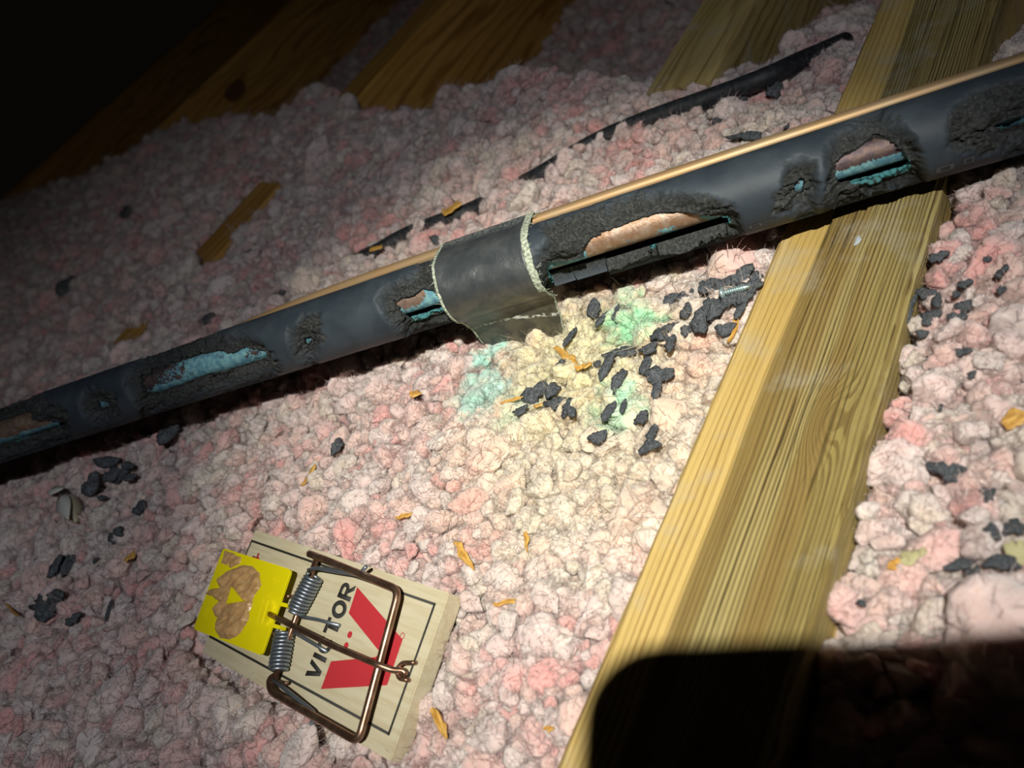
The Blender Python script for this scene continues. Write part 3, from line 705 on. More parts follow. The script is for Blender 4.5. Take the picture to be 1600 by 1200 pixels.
# half buried black pipe behind
C0 = BUR[len(BUR)//2]
m = M('black_foam'); v = m.coord('Object', K)
m.set(col=m.mix(m.mr(m.noise(v, .5, 4), .4, .7), (0.010, 0.012, 0.015), (0.03, 0.034, 0.038)), rough=.6, normal=m.bump(m.noise(v, .8, 4), .3, .0005))
mat_black = m.m
bp = link('buried_pipe', shift(tube_mesh('buried_pipe', BUR, 4.0, 24), C0), mat_black, None, C0)
tag(bp, 'black foam-covered pipe mostly buried in the insulation behind the copper pipe', 'pipe')

# ------------------------------------------------------------------ duct tape round both pipes
def tape():
    ns, nt = 70, 120
    k0 = int(np.argmin(np.abs(project(Cc)[:, 0] - 702))); k1 = int(np.argmin(np.abs(project(Cc)[:, 0] - 848)))
    G = np.zeros((ns+1, nt+1, 3)); S = np.zeros((ns+1, nt+1)); Tq = np.zeros((ns+1, nt+1)); cop = catmull(COP, 4)
    for i in range(ns+1):
        s = i/ns; k = int(round(k0 + (k1-k0)*s)); c = Cc[k]; e1, e2 = E1[k], E2[k]
        # the thin pipe in this cross-section
        t_ = ((cop - c)@Tt[k]); cp_ = cop[np.argmin(np.abs(t_))]; dv = cp_ - c; a1, a2 = dv@e1, dv@e2
        # hull outline of both circles by support function
        R1, R2 = R_FOAM + .55 - .4*math.sin(s*3.14), 2.15 + .6
        # front arc of the foam from its lower side up to the tangent with the thin pipe, then round the thin pipe
        d = math.hypot(a1, a2); base = math.atan2(a2, a1); gam = math.acos(max(-1, min(1, (R1-R2)/d)))
        tang = base + gam                          # front tangent angle (toward the viewer, angle zero side)
        tang_b = base - gam
        lowa = 1.50 + .10*math.sin(s*2.2)
        prof = []
        for q_ in np.linspace(tang_b - .9, tang_b, 10): prof.append((R1*math.cos(q_), R1*math.sin(q_)))
        for q_ in np.linspace(tang_b, tang, 14): prof.append((a1 + R2*math.cos(q_), a2 + R2*math.sin(q_)))
        for q_ in np.linspace(tang, lowa, 50): prof.append((R1*math.cos(q_), R1*math.sin(q_)))
        prof = np.array(prof); P3 = c + prof[:, :1]*e1 + prof[:, 1:]*e2
        # flap: leaves the sleeve and hangs to the fill
        end = at_d(757 + 128*s, 543 - 6*math.sin(s*3), 268 - 14*s); st = P3[-1]
        if s < .28: st_s = (.28 - s)/.28; end = end*(1-st_s) + at_d(757 + 6*s*3, 541, 267)*st_s
        fl = []
        for j in range(1, 41):
            t = j/40; m1 = st + (P3[-1]-P3[-2])/np.linalg.norm(P3[-1]-P3[-2])*6.0
            p = (1-t)**2*st + 2*t*(1-t)*m1 + t*t*end
            p = p + E1[k]*(.7*math.sin(t*9 + s*4)*t*(1-t) + .5*math.sin(s*7 + t*5)*t)
            fl.append(p)
        P3 = np.vstack([P3, fl]); L = np.concatenate([[0], np.cumsum(np.linalg.norm(np.diff(P3, axis=0), axis=1))]); u = np.linspace(0, L[-1], nt+1)
        G[i] = np.stack([np.interp(u, L, P3[:, q_]) for q_ in range(3)], -1); S[i] = s; Tq[i] = u/L[-1]
    # frayed ends
    wob = fbm(np.stack([Tq*40, S*0, S*0+2], -1), 3)*.5
    G += (Tt[(k0+k1)//2])[None, None, :]*(wob*((S > .97)*1.0 + (S < .03)*.5))[..., None]
    G += (E1[(k0+k1)//2])[None, None, :]*(fbm(np.stack([S*6, Tq*14, S*0], -1), 3)*.28)[..., None]
    return G, S, Tq
G, S_, Tq = tape(); n1, n2 = G.shape[:2]; ti = np.arange(n1*n2).reshape(n1, n2)
tf = np.stack([ti[:-1, :-1], ti[1:, :-1], ti[1:, 1:], ti[:-1, 1:]], -1)
TPX = project(G)
tape_root = link('duct_tape', None); tape_root.empty_display_size = .01
T0 = G[n1//2, n2//2]; tape_root.location = Vector(T0*MM)
tag(tape_root, 'dark grey duct tape wrapped round both pipes with a loose hanging flap', 'tape')
nb = int(n1*.925)
def sheet(name, cells, mat, thick):
    fs = tf[cells].reshape(-1, 4); u, inv = np.unique(fs, return_inverse=True)
    me = shift(mesh_np(name, G.reshape(-1, 3)[u], inv.reshape(-1, 4)), T0)
    attr(me, 'along', Tq.ravel()[u]); attr(me, 'across', S_.ravel()[u])
    o = link(name, me, mat, tape_root); md = o.modifiers.new('thickness', 'SOLIDIFY'); md.thickness = thick*MM; md.offset = 0; return o
m = M('tape_film'); v = m.coord('Object', K); al = m.attr('along'); ac = m.attr('across')
tc = m.mix(m.mr(m.noise(v, .15, 4), .35, .7), (0.042, 0.049, 0.054), (0.072, 0.080, 0.082))
tc = m.mix(m.math('MULTIPLY', m.mr(al, .55, .70), .75), tc, m.mix(m.mr(m.noise(v, .22, 4), .4, .6), (0.040, 0.037, 0.026), (0.10, 0.09, 0.055)))
dust = m.math('MULTIPLY', m.mr(al, .36, .30), m.mr(m.noise(v, .9, 4, .7), .40, .62)); tc = m.mix(m.math('MULTIPLY', dust, .55), tc, (0.30, 0.34, 0.33))
cr = m.mr(m.math('ABSOLUTE', m.math('SUBTRACT', m.math('ADD', al, m.math('MULTIPLY', m.noise(v, .4, 2), .02)), .862)), .010, .003); tc = m.mix(m.math('MULTIPLY', cr, m.mr(m.noise(v, .7, 3), .42, .6)), tc, (0.62, 0.66, 0.60))
spk = m.mr(m.noise(v, 2.4, 2), .74, .79); tc = m.mix(m.math('MULTIPLY', spk, .7), tc, (0.6, 0.6, 0.55))
m.set(col=tc, rough=.34, spec=.6, normal=m.bump(m.math('ADD', m.noise(v, .25, 4), m.math('MULTIPLY', m.math('SINE', m.math('MULTIPLY', ac, 190)), .012)), .35, .0009))
mat_tape = m.m
cells = np.zeros(tf.shape[:2], bool); cells[2:nb] = True; sheet('tape_film', cells, mat_tape, .35)
m = M('tape_cloth'); v = m.coord('Object', K)
m.set(col=m.mix(m.mr(m.noise(v, 1.1, 4, .7), .35, .65), (0.20, 0.24, 0.18), (0.62, 0.68, 0.54)), rough=.9, normal=m.bump(m.noise(v, 1.6, 3), .8, .0006))
mat_cloth = m.m
cells = np.zeros(tf.shape[:2], bool); cells[nb:, :int(n2*.66)] = True; cells[nb+4:, int(n2*.66):] = True; tag(sheet('frayed_edge', cells, mat_cloth, .5), 'pale woven edge')
cells = np.zeros(tf.shape[:2], bool); cells[:2] = True; sheet('frayed_edge', cells, mat_cloth, .45)
cells = np.zeros(tf.shape[:2], bool); cells[nb:nb+4, int(n2*.66):] = True; sheet('tape_film', cells, mat_tape, .35)
ths = []
for q_ in range(80):
    i = n1-1 if q_ % 4 else 0; j = RNG.integers(int(n2*.2), n2-1); p = G[i, j]; dr = Tt[NU//2]*(1 if i else -1)*RNG.uniform(.5, 1.8) + RNG.normal(size=3)*.5
    ths.append(shift(tube_mesh('thread', [p, p + dr*.6, p + dr + RNG.normal(size=3)*.3], .07, 4), T0))
th_o = link('threads', join('threads', ths), mat_cloth, tape_root); th_o['kind'] = 'stuff'

# ------------------------------------------------------------------ mousetrap
trap = link('mousetrap', None); trap.empty_display_size = .02
RM = Matrix(((T1[0], T2[0], TN[0]), (T1[1], T2[1], TN[1]), (T1[2], T2[2], TN[2])))
if TN[2] < 0: raise RuntimeError('trap upside down')
trap.matrix_world = Matrix.Translation(Vector(TO*MM)) @ RM.to_4x4()
tag(trap, 'wooden snap mousetrap with yellow pedal and red V logo on the insulation', 'mousetrap')
m = M('trap_pine'); v = m.coord('Object', K)
g = m.noise(m.n('ShaderNodeVectorMath', {0: v, 1: (.05, .55, .55)}, operation='MULTIPLY').outputs[0], 1.0, 4, .6)
c_ = m.mix(m.mr(g, .35, .68), (0.60, 0.55, 0.39), (0.53, 0.46, 0.30))
c_ = m.mix(m.mr(m.noise(m.n('ShaderNodeVectorMath', {0: v, 1: (.12, 1.6, 1.6)}, operation='MULTIPLY').outputs[0], 1.0, 3, .6), .66, .76, 0, .6), c_, (0.42, 0.30, 0.16))
m.set(col=c_, rough=.6, spec=.3)
mat_trap = m.m
corn = [trap_local(x, y, 0) for x, y in ((350, 80), (1250, 375), (1000, 1175), (110, 660))]
a0 = min(c[0] for c in corn); a1 = max(c[0] for c in corn); b0 = min(c[1] for c in corn); b1 = max(c[1] for c in corn)
a0, a1 = np.mean([corn[0][0], corn[3][0]]), np.mean([corn[1][0], corn[2][0]]); b0, b1 = np.mean([corn[2][1], corn[3][1]]), np.mean([corn[0][1], corn[1][1]])
board = link('board', prism_mesh('board', [(a0, b0), (a1, b0), (a1, b1), (a0, b1)], -TTH, 0, .35), mat_trap, trap)
mat_ink = plain('black_ink', (0.035, 0.035, 0.032), .7); mat_red = plain('red_ink', (0.50, 0.030, 0.040), .6)
# printed frame
fr = [trap_local(x, y)[:2] for x, y in ((345, 122), (1192, 436), (990, 1062), (140, 580))]
ca = (np.mean([fr[0][0], fr[3][0]]), np.mean([fr[1][0], fr[2][0]])); cb_ = (np.mean([fr[2][1], fr[3][1]]), np.mean([fr[0][1], fr[1][1]]))
lw = .75; bars = []
for (x0, y0, x1, y1) in ((ca[0], cb_[0], ca[1], cb_[0]+lw), (ca[0], cb_[1]-lw, ca[1], cb_[1]), (ca[0], cb_[0], ca[0]+lw, cb_[1]), (ca[1]-lw, cb_[0], ca[1], cb_[1])):
    bars.append(prism_mesh('bar', [(x0, y0), (x1, y0), (x1, y1), (x0, y1)], .01, .05))
link('printed_border', join('printed_border', bars), mat_ink, board)
VP = [(835, 352), (1048, 598), (975, 812), (665, 830), (712, 700), (920, 680), (945, 662), (795, 475)]
def flat(name, zpts, mat, z0=.02, z1=.06, parent=board, h=0.0):
    return link(name, prism_mesh(name, [trap_local(x, y, h)[:2] for x, y in zpts], h+z0, h+z1), mat, parent)
link('printed_logo', prism_mesh('printed_logo', [trap_local(x, y)[:2] for x, y in VP], .02, .06), mat_red, board)
def dot(zx, zy, r, mat, name):
    c = trap_local(zx, zy); link(name, prism_mesh(name, [(c[0]+r*math.cos(t), c[1]+r*math.sin(t)) for t in np.linspace(0, 2*math.pi, 18, endpoint=False)], .02, .06), mat, board)
dot(800, 575, 1.0, mat_red, 'printed_dot'); dot(783, 626, .95, mat_red, 'printed_dot')
c = trap_local(1046, 581); ringp = []
for i in range(16):
    t, t_2 = 2*math.pi*i/16, 2*math.pi*(i+1)/16
    ringp.append(prism_mesh('r', [(c[0]+.9*math.cos(t), c[1]+.9*math.sin(t)), (c[0]+.9*math.cos(t_2), c[1]+.9*math.sin(t_2)), (c[0]+.65*math.cos(t_2), c[1]+.65*math.sin(t_2)), (c[0]+.65*math.cos(t), c[1]+.65*math.sin(t))], .02, .05))
link('printed_ring', join('printed_ring', ringp), mat_red, board)
link('printed_mark', join('printed_mark', [prism_mesh('k', [trap_local(x, y)[:2] for x, y in q_], .02, .05) for q_ in (((345, 205), (378, 215), (376, 222), (343, 212)), ((370, 192), (378, 194), (368, 222), (360, 220)))]), mat_red, board)
# lettering: text runs across the board, letter tops toward the pedal
pV, pR = trap_local(648, 800)[:2], trap_local(830, 345)[:2]     # baseline ends
pT = trap_local(608, 770)[:2]
tl = np.linalg.norm(pR - pV); tx = (pR - pV)/tl; ty = np.array([-tx[1], tx[0]])
if ty[0] > 0: ty = -ty
thh = 6.4
def stroke_poly(pts): return pts
SW = .26
def ringseg(cx, cy, ro, ri, t0, t1, n, sx):
    out = []
    for i in range(n):
        a, b = t0 + (t1-t0)*i/n, t0 + (t1-t0)*(i+1)/n
        out.append([(cx+ro[0]*math.cos(a), cy+ro[1]*math.sin(a)), (cx+ro[0]*math.cos(b), cy+ro[1]*math.sin(b)), (cx+ri[0]*math.cos(b), cy+ri[1]*math.sin(b)), (cx+ri[0]*math.cos(a), cy+ri[1]*math.sin(a))])
    return out
LET = {'V': (1.0, [[(0, 1), (.30, 1), (.54, .28), (.5, 0), (.36, 0)], [(1, 1), (.72, 1), (.48, .28), (.5, 0), (.64, 0)]]),
       'I': (.36, [[(.04, 0), (.32, 0), (.32, 1), (.04, 1)]]),
       'C': (1.0, ringseg(.5, .5, (.5, .52), (.22, .27), .62, 2*math.pi-.62, 18, 1)),
       'T': (.92, [[(0, .76), (.92, .76), (.92, 1), (0, 1)], [(.32, 0), (.60, 0), (.60, .78), (.32, .78)]]),
       'O': (1.06, ringseg(.53, .5, (.53, .52), (.25, .27), 0, 2*math.pi, 24, 1)),
       'R': (1.0, [[(0, 0), (.28, 0), (.28, 1), (0, 1)], [(.2, .78), (.66, .78), (.66, 1), (.2, 1)], [(.2, .36), (.66, .36), (.66, .58), (.2, .58)], [(.34, .42), (.62, .42), (1.0, 0), (.68, 0)]] + ringseg(.62, .68, (.34, .32), (.09, .10), -math.pi/2, math.pi/2, 10, 1))}
tot = sum(LET[c_][0] for c_ in 'VICTOR') + .08*5; x = 0
for ch in 'VICTOR':
    wd, polys = LET[ch]; ms = []
    for p_ in polys:
        pp = []
        for (u, v_) in p_:
            q_ = pV + tx*((x + u)/tot*tl) + ty*(v_*thh); pp.append(q_)
        ar = sum(pp[i][0]*pp[(i+1) % len(pp)][1] - pp[(i+1) % len(pp)][0]*pp[i][1] for i in range(len(pp)))
        ms.append(prism_mesh('l', pp if ar > 0 else pp[::-1], .02, .06))
    link('printed_letter', join('printed_letter', ms), mat_ink, board); x += wd + .08
# metalwork
m = M('coppered_wire'); v = m.coord('Object', K)
m.set(col=m.mix(m.mr(m.noise(v, .2, 3), .4, .65), (0.26, 0.15, 0.10), (0.42, 0.27, 0.19)), metal=.9, rough=.33); mat_wire = m.m
mat_steel = plain('spring_steel', (0.27, 0.31, 0.36), .38, .8)
def wire(name, pts, r, mat, parent=trap, rad=2.0, seg=12):
    P = [trap_local(x, y, h) for x, y, h in pts]; return link(name, tube_mesh(name, bend(P, rad), r, seg), mat, parent)
wire('hammer', [(610, 196, 5.0), (690, 226, 5.0), (1030, 366, 4.6), (840, 1078, 4.6), (430, 842, 4.4), (424, 785, 3.6), (452, 768, 3.0)], 1.15, mat_wire, rad=3.0)
wire('crossbar', [(643, 222, 3.4), (545, 500, 3.4), (440, 800, 3.4)], .95, mat_wire)
def coil(name, p, q, h0, rad, turns, wr, hand=1):
    A, B = trap_local(*p, h0), trap_local(*q, h0); ax = (B-A); L = np.linalg.norm(ax); ax /= L; n = np.array([0, 0, 1.0]); n -= n@ax*ax; n /= np.linalg.norm(n); b = np.cross(ax, n); P = []
    N = int(turns*20)
    for i in range(N+1):
        t = i/N; an = hand*2*math.pi*turns*t; rr_ = rad*(1 - .12*abs(2*t-1)**6); P.append(A + ax*L*t + rr_*(math.cos(an)*n + math.sin(an)*b))
    return link(name, tube_mesh(name, P, wr, 8), mat_steel, trap)
s1 = coil('spring', (634, 300), (545, 470), 3.5, 2.75, 11, .52); s2 = coil('spring', (494, 560), (464, 742), 3.5, 2.75, 10, .52)
wire('spring_leg', [(606, 272, 4.2), (640, 262, 5.0), (760, 282, 4.6), (842, 296, 3.6), (876, 256, 6.2)], .62, mat_steel, s1, 1.0)
wire('spring_leg', [(568, 490, 2.4), (640, 502, 1.4), (752, 532, .65)], .55, mat_steel, s1)
wire('spring_leg', [(440, 786, 4.2), (520, 850, 4.6), (632, 938, 3.4), (618, 1012, 2.6)], .62, mat_steel, s2, 1.0)
wire('spring_leg', [(535, 562, 2.6), (620, 612, 1.5), (692, 654, .65)], .55, mat_steel, s2)
wire('locking_arm', [(422, 478, 7.0), (470, 504, 6.8), (720, 628, 6.2), (930, 716, 6.0), (1000, 742, 3.6), (1050, 742, 2.2), (1062, 760, 1.6), (1036, 772, 1.4)], .85, mat_wire, rad=1.2)
wire('staple', [(1108, 706, -.5), (1104, 706, 2.0), (1045, 706, 2.6), (1018, 740, 2.6), (1030, 782, 2.4), (1074, 788, 1.6), (1078, 788, -.5)], .6, mat_wire, rad=1.0)
wire('staple', [(535, 402, -.5), (520, 392, 2.0), (490, 400, 2.8), (430, 520, 2.8), (425, 562, 2.4), (455, 575, -.5)], .6, mat_wire, rad=1.2)
wire('staple', [(470, 790, -.5), (480, 800, 3.0), (505, 800, 3.0), (498, 806, -.5)], .55, mat_wire, rad=.6)
# pedal
HP = 6.2
m = M('yellow_plastic'); m.set(col=(0.80, 0.70, 0.004, 1), rough=.40, spec=.45); mat_yel = m.m
def rounded(poly, r, n=5): 
    P = [np.array(p) for p in poly]; out = []
    for i in range(len(P)):
        a, b, c = P[i-1], P[i], P[(i+1) % len(P)]; u = (a-b)/np.linalg.norm(a-b); v_ = (c-b)/np.linalg.norm(c-b)
        for j in range(n+1):
            t = j/n; out.append((1-t)**2*(b+u*r) + 2*t*(1-t)*b + t*t*(b+v_*r))
    return out
pp = rounded([trap_local(x, y, HP)[:2] for x, y in ((205, 168), (524, 270), (384, 672), (64, 548))], 1.5)
ped = link('pedal', prism_mesh('pedal', pp[::-1], HP-1.1, HP, .2), mat_yel, trap); tag(ped, 'square bright yellow plastic bait pedal')
def box_l(name, zpts, h0, h1, mat, parent, bev=.25):
    return link(name, prism_mesh(name, [trap_local(x, y, h1)[:2] for x, y in zpts], h0, h1, bev), mat, parent)
box_l('hinge_block', ((368, 392), (420, 408), (386, 528), (328, 505)), HP-.3, HP+2.6, mat_yel, ped)
box_l('hinge_rib', ((386, 398), (398, 402), (364, 520), (350, 514)), HP+2.4, HP+4.2, mat_yel, ped, .15)
box_l('hinge_lug', ((410, 404), (502, 428), (498, 446), (404, 424)), HP-2.6, HP+.8, mat_yel, ped)
box_l('hinge_lug', ((384, 506), (466, 530), (460, 548), (378, 526)), HP-2.6, HP+.8, mat_yel, ped)
def text_mesh(body, size, pos, ang, z, depth, parent, mat, name):
    cu = bpy.data.curves.new('t', 'FONT'); cu.body = body; cu.size = size*MM; cu.extrude = depth*MM; cu.align_x = 'CENTER'; cu.align_y = 'CENTER'
    to = bpy.data.objects.new('t', cu); COL.objects.link(to); dg = bpy.context.evaluated_depsgraph_get(); me = bpy.data.meshes.new_from_object(to.evaluated_get(dg)); bpy.data.objects.remove(to); bpy.data.curves.remove(cu)
    o = link(name, me, mat, parent); o.location = Vector((pos[0]*MM, pos[1]*MM, z*MM)); o.rotation_euler = (0, 0, ang); return o
ang_t = math.atan2(tx[1], tx[0])
text_mesh('S', 4.2, trap_local(455, 320, HP), ang_t, HP, .10, ped, mat_yel, 'embossed_letter')
text_mesh('F', 4.2, trap_local(352, 590, HP), ang_t, HP, .10, ped, mat_yel, 'embossed_letter')
text_mesh('M', 4.2, trap_local(128, 470, HP), ang_t, HP, .10, ped, mat_yel, 'embossed_letter')
# bait
BPOLY = [(195, 300), (240, 268), (300, 248), (345, 250), (380, 285), (388, 345), (352, 392), (345, 430), (330, 470), (325, 510), (290, 570), (235, 600), (190, 590), (168, 545), (175, 500), (155, 460), (190, 425), (150, 395), (115, 385), (150, 360), (190, 355), (178, 325)]
def bait_mesh(zpoly, h, top, seed, n=64):
    P = np.array([trap_local(x, y, h)[:2] for x, y in zpoly]); lo, hi = P.min(0)-.6, P.max(0)+.6
    gx = np.linspace(lo[0], hi[0], n); gy = np.linspace(lo[1], hi[1], n); X, Y = np.meshgrid(gx, gy, indexing='ij')
    d = -sdf(P, X, Y) + .35*fbm(np.stack([X*.7, Y*.7, X*0+seed], -1), 3)
    ridge_ = fbm(np.stack([X*.16 + Y*.22, (X-Y)*.42, X*0+seed], -1), 2)
    Z = h - .3 + (top*smooth(-.15, 1.6, d) + .32*smooth(-.15, .3, d))*(1 + .8*ridge_)
    idx_ = np.arange(n*n).reshape(n, n); f_ = np.stack([idx_[:-1, :-1], idx_[1:, :-1], idx_[1:, 1:], idx_[:-1, 1:]], -1).reshape(-1, 4)
    ok = (d.ravel()[f_] > -.2).all(1); f_ = f_[ok]; u, inv = np.unique(f_, return_inverse=True)
    return mesh_np('bait', np.stack([X, Y, Z], -1).reshape(-1, 3)[u], inv.reshape(-1, 4))
m = M('peanut_butter'); v = m.coord('Object', K)
m.set(col=m.mix(m.mr(m.noise(v, .5, 4), .35, .65), (0.44, 0.255, 0.105), (0.52, 0.33, 0.15)), rough=.30, spec=.5, sss=0.0, normal=m.bump(m.noise(v, .35, 2), .2, .0006)); mat_pb = m.m
tag(link('bait', bait_mesh(BPOLY, HP, 1.1, 1.0), mat_pb, ped), 'smeared peanut butter')
tag(link('bait', bait_mesh([(212, 178), (250, 190), (292, 215), (285, 245), (240, 262), (195, 240)], HP, .5, 4.0), mat_pb, ped), 'thin peanut butter smear')
tri = [trap_local(x, y, HP+1.4)[:2] for x, y in ((228, 432), (252, 352), (308, 420))]
link('bait_spike', prism_mesh('bait_spike', tri, HP-.2, HP+2.2, .15), mat_yel, ped)

# ------------------------------------------------------------------ crumbs of foam
m = M('foam_crumb'); v = m.coord('Object', (5, 5, 5))
m.set(col=m.mix(m.mr(m.noise(v, 1.5, 5, .7), .35, .7), (0.040, 0.046, 0.052), (0.15, 0.165, 0.178)), rough=.85, spec=.2, normal=m.bump(m.noise(v, 1.2, 5, .7), .7, .0007)); mat_crumb = m.m
def crumb_mesh(i):
    r = np.random.default_rng(900 + i); n = 30; jag = r.normal(0, .07, 60); ph = r.uniform(0, 6.28, 4); am = r.uniform(.05, .22, 4)
    rad = lambda t: 1 + am[0]*math.sin(2*t+ph[0]) + am[1]*math.sin(3*t+ph[1]) + am[2]*math.sin(5*t+ph[2]) + .6*am[3]*math.sin(9*t+ph[3])
    V = []; rings = [(0.55, .30), (1.0, .10), (.97, -.16)]
    V.append((0, 0, .34))
    for (s, z) in rings:
        for k in range(n):
            t = 2*math.pi*k/n; q = (rad(t) + jag[k])*s*.5; V.append((q*math.cos(t), q*math.sin(t), z + .16*math.sin(2*t+ph[1]) + r.normal()*.035))
    V.append((0, 0, -.22)); V = np.array(V); V[:, 2] += .25*V[:, 0]*math.sin(ph[2]) ; fs = [(0, 1+k, 1+(k+1) % n) for k in range(n)]
    for a in range(len(rings)-1):
        for k in range(n): k2 = (k+1) % n; fs.append((1+a*n+k, 1+(a+1)*n+k, 1+(a+1)*n+k2, 1+a*n+k2))
    L = 1+(len(rings)-1)*n; e = len(V)-1
    fs += [(L+k, e, L+(k+1) % n) for k in range(n)]
    me = mesh_np('foam_crumb', V*1000, fs, True); me.materials.append(mat_crumb); return me
crumbs = [crumb_mesh(i) for i in range(12)]
tree_xy = TP; 
def surf_top(x, y, off=0.0):
    """point under pixel (x, y) on the fill, lifted onto the tufts around it"""
    P = at_z(x, y, -153)
    for _ in range(6): P = at_z(x, y, ground(P[:2]) - CAM_H)
    d = np.hypot(TP[:, 0]-P[0], TP[:, 1]-P[1]); k = d < TS*.85
    z = P[2] + .6
    if k.any(): z = max(z, np.sort((TP[k, 2] + .80*TS[k]*np.sqrt(np.clip(1-(d[k]/TS[k])**2, 0, 1))))[-1])
    z = min(z, P[2] + 4.2)
    r_ = ray(x, y); return CAM + r_*((z + off - CAM_H)/r_[2])
def put_crumb(x, y, wpx, hpx, ang, label, group):
    P = surf_top(x, y, .7); d = project(P)[2]; s = d/F
    # image axes laid onto the level surface
    ex = at_z(x+6, y, P[2]-CAM_H) - at_z(x-6, y, P[2]-CAM_H); ey = at_z(x, y-6, P[2]-CAM_H) - at_z(x, y+6, P[2]-CAM_H)
    ca_, sa_ = math.cos(math.radians(ang)), math.sin(math.radians(ang))
    ax = (ex*ca_ + ey*sa_)/12; ay = (-ex*sa_ + ey*ca_)/12
    lx, ly = np.linalg.norm(ax)*wpx, np.linalg.norm(ay)*hpx
    o = bpy.data.objects.new('foam_crumb', crumbs[random.randrange(12)]); COL.objects.link(o)
    o.location = Vector(P*MM); o.rotation_euler = (random.uniform(-.25, .25), random.uniform(-.25, .25), math.atan2(ax[1], ax[0]))
    lim = max(lx, ly); kk = .98; ly = min(ly, lx*2.2 + 1); o.scale = (lx*MM*kk, ly*MM*kk, min(lx, ly)*MM*.8); tag(o, label, 'foam crumb', group); return o
A = [(725,205,80,60,0),(775,245,40,80,0),(835,220,30,60,0),(897,225,55,80,20),(605,345,40,70,0),(560,485,60,50,0),(745,475,30,30,0),(795,480,60,110,0),(865,420,140,50,15),(855,550,50,120,0),(435,620,110,90,0),(525,605,60,70,0),(540,675,100,60,0),(605,705,90,60,25),(360,710,80,30,20),(800,715,50,90,-25),(875,690,35,60,0),(830,620,20,20,0),(750,840,100,55,25),(965,750,70,60,0),(1020,820,60,80,0),(1010,890,140,50,28),(1045,600,60,70,0),(1060,530,120,80,0),(985,490,70,80,0),(1000,400,100,40,20),(1110,375,60,50,0),(1065,335,90,70,20),(1130,305,120,70,20),(1110,150,60,50,0),(1175,150,60,60,0),(1190,215,70,70,0),(1250,270,110,100,30),(1230,105,50,50,0),(1300,85,90,70,0),(1380,80,80,70,0),(1460,40,120,70,20),(1500,90,100,60,0),(1420,150,110,60,0),(1345,200,70,100,0),(1460,205,50,70,0),(1390,300,90,60,0),(1200,300,60,60,0),(1540,50,60,60,0),(1320,130,40,40,0),(1300,180,50,60,0),(1275,215,50,40,0),(1480,145,60,60,0)]
for (zx, zy, a, b, an) in A:
    x, y = 700 + zx/3.2, 420 + zy/3.2
    if zx > 1080 or (zx > 1040 and zy < 360): lab, gr = 'charcoal foam crumb in the pile between the steel screw and the joist', 'foam crumbs heaped beside the joist'
    elif zx < 660 and zy > 560: lab, gr = 'charcoal foam crumb in the clump beside the turquoise stain below the tape flap', 'foam crumbs by the turquoise stain'
    elif zx < 660: lab, gr = 'charcoal foam crumb at the corner of the hanging tape flap', 'foam crumbs by the tape flap'
    elif zy < 300: lab, gr = 'charcoal foam crumb at the top of the green stain under the gnawed pipe', 'foam crumbs at the top of the green stain'
    elif zy < 640: lab, gr = 'charcoal foam crumb in the middle of the yellow green stain', 'foam crumbs in the middle of the stain'
    else: lab, gr = 'charcoal foam crumb at the lower end of the stain, farthest from the pipe', 'foam crumbs at the lower end of the stain'
    put_crumb(x, y, a/3.2, b/3.2, an, lab, gr)
Bc = [(1215,290,70,50,0),(1430,295,50,40,0),(1500,355,55,65,0),(1570,345,50,30,0),(1335,410,60,40,0),(1165,450,80,50,-30),(1210,490,60,50,0),(1090,520,50,80,0),(1180,560,90,60,0),(1300,455,40,30,0),(1330,510,90,50,20),(1300,560,80,50,0),(1500,435,40,40,0),(1545,440,30,30,0),(1580,415,40,20,0),(1145,632,60,35,0),(1045,605,25,40,0),(1320,712,90,35,-5),(1375,757,28,12,0),(1175,790,40,60,20),(1365,815,40,35,0),(1230,960,20,30,0)]
for (zx, zy, a, b, an) in Bc:
    near_ = zy < 600
    put_crumb(1040 + zx/2.857, 300 + zy/2.857, a/2.857, b/2.857, an, 'black foam crumb in the scatter right of the joist near the pipe shadow' if near_ else 'lone black foam crumb on grey pink tufts right of the joist at mid height', 'foam crumbs right of the joist near the pipe' if near_ else 'foam crumbs right of the joist at mid height')
Cc_ = [(1350,205,110,60,-10,'forked black foam flake right of the joist above the other large flakes'),(1480,280,55,45,0,None),(1495,405,70,45,0,None),(1565,390,70,60,20,None),(1395,512,130,34,14,'long thin black foam strip lying right of the joist'),(1425,560,55,100,-15,'upright black foam flake touching the long thin strip'),(1530,505,110,55,10,'broad black foam flake beside the pale torn piece'),(1065,637,30,25,0,None),(1470,690,35,45,0,None),(1245,435,14,28,0,None)]
for (zx, zy, a, b, an, lab) in Cc_:
    put_crumb(840 + zx/2.105, 640 + zy/2.105, a/2.105, b/2.105, an, lab or 'small black foam crumb right of the joist above the dark shadow', None if lab else 'small foam crumbs above the dark shadow')
D = [(145,690,75,45,0,'large ragged black foam flake left of the mousetrap'),(228,735,35,18,30,'narrow black foam sliver next to the large ragged flake left of the trap'),(340,708,15,28,20,'oval black foam crumb close to the yellow pedal'),(225,555,35,65,0,'tall black foam crumb with smaller one beside it left of the trap'),(175,565,18,40,0,'slim black foam crumb just left of a taller one'),(365,470,30,45,-20,'black foam crumb halfway between the insect and the mousetrap'),(435,390,34,26,0,'rounded black foam crumb above the mousetrap corner'),(530,155,35,40,0,'grey foam crumb tilted against a tuft just under the pipe'),(455,150,28,18,0,'tiny foam crumb at the edge of the pipe shadow')]
for (zx, zy, a, b, an, lab) in D: put_crumb(zx/2, 600 + zy/2, a/2, b/2, an, lab, None)
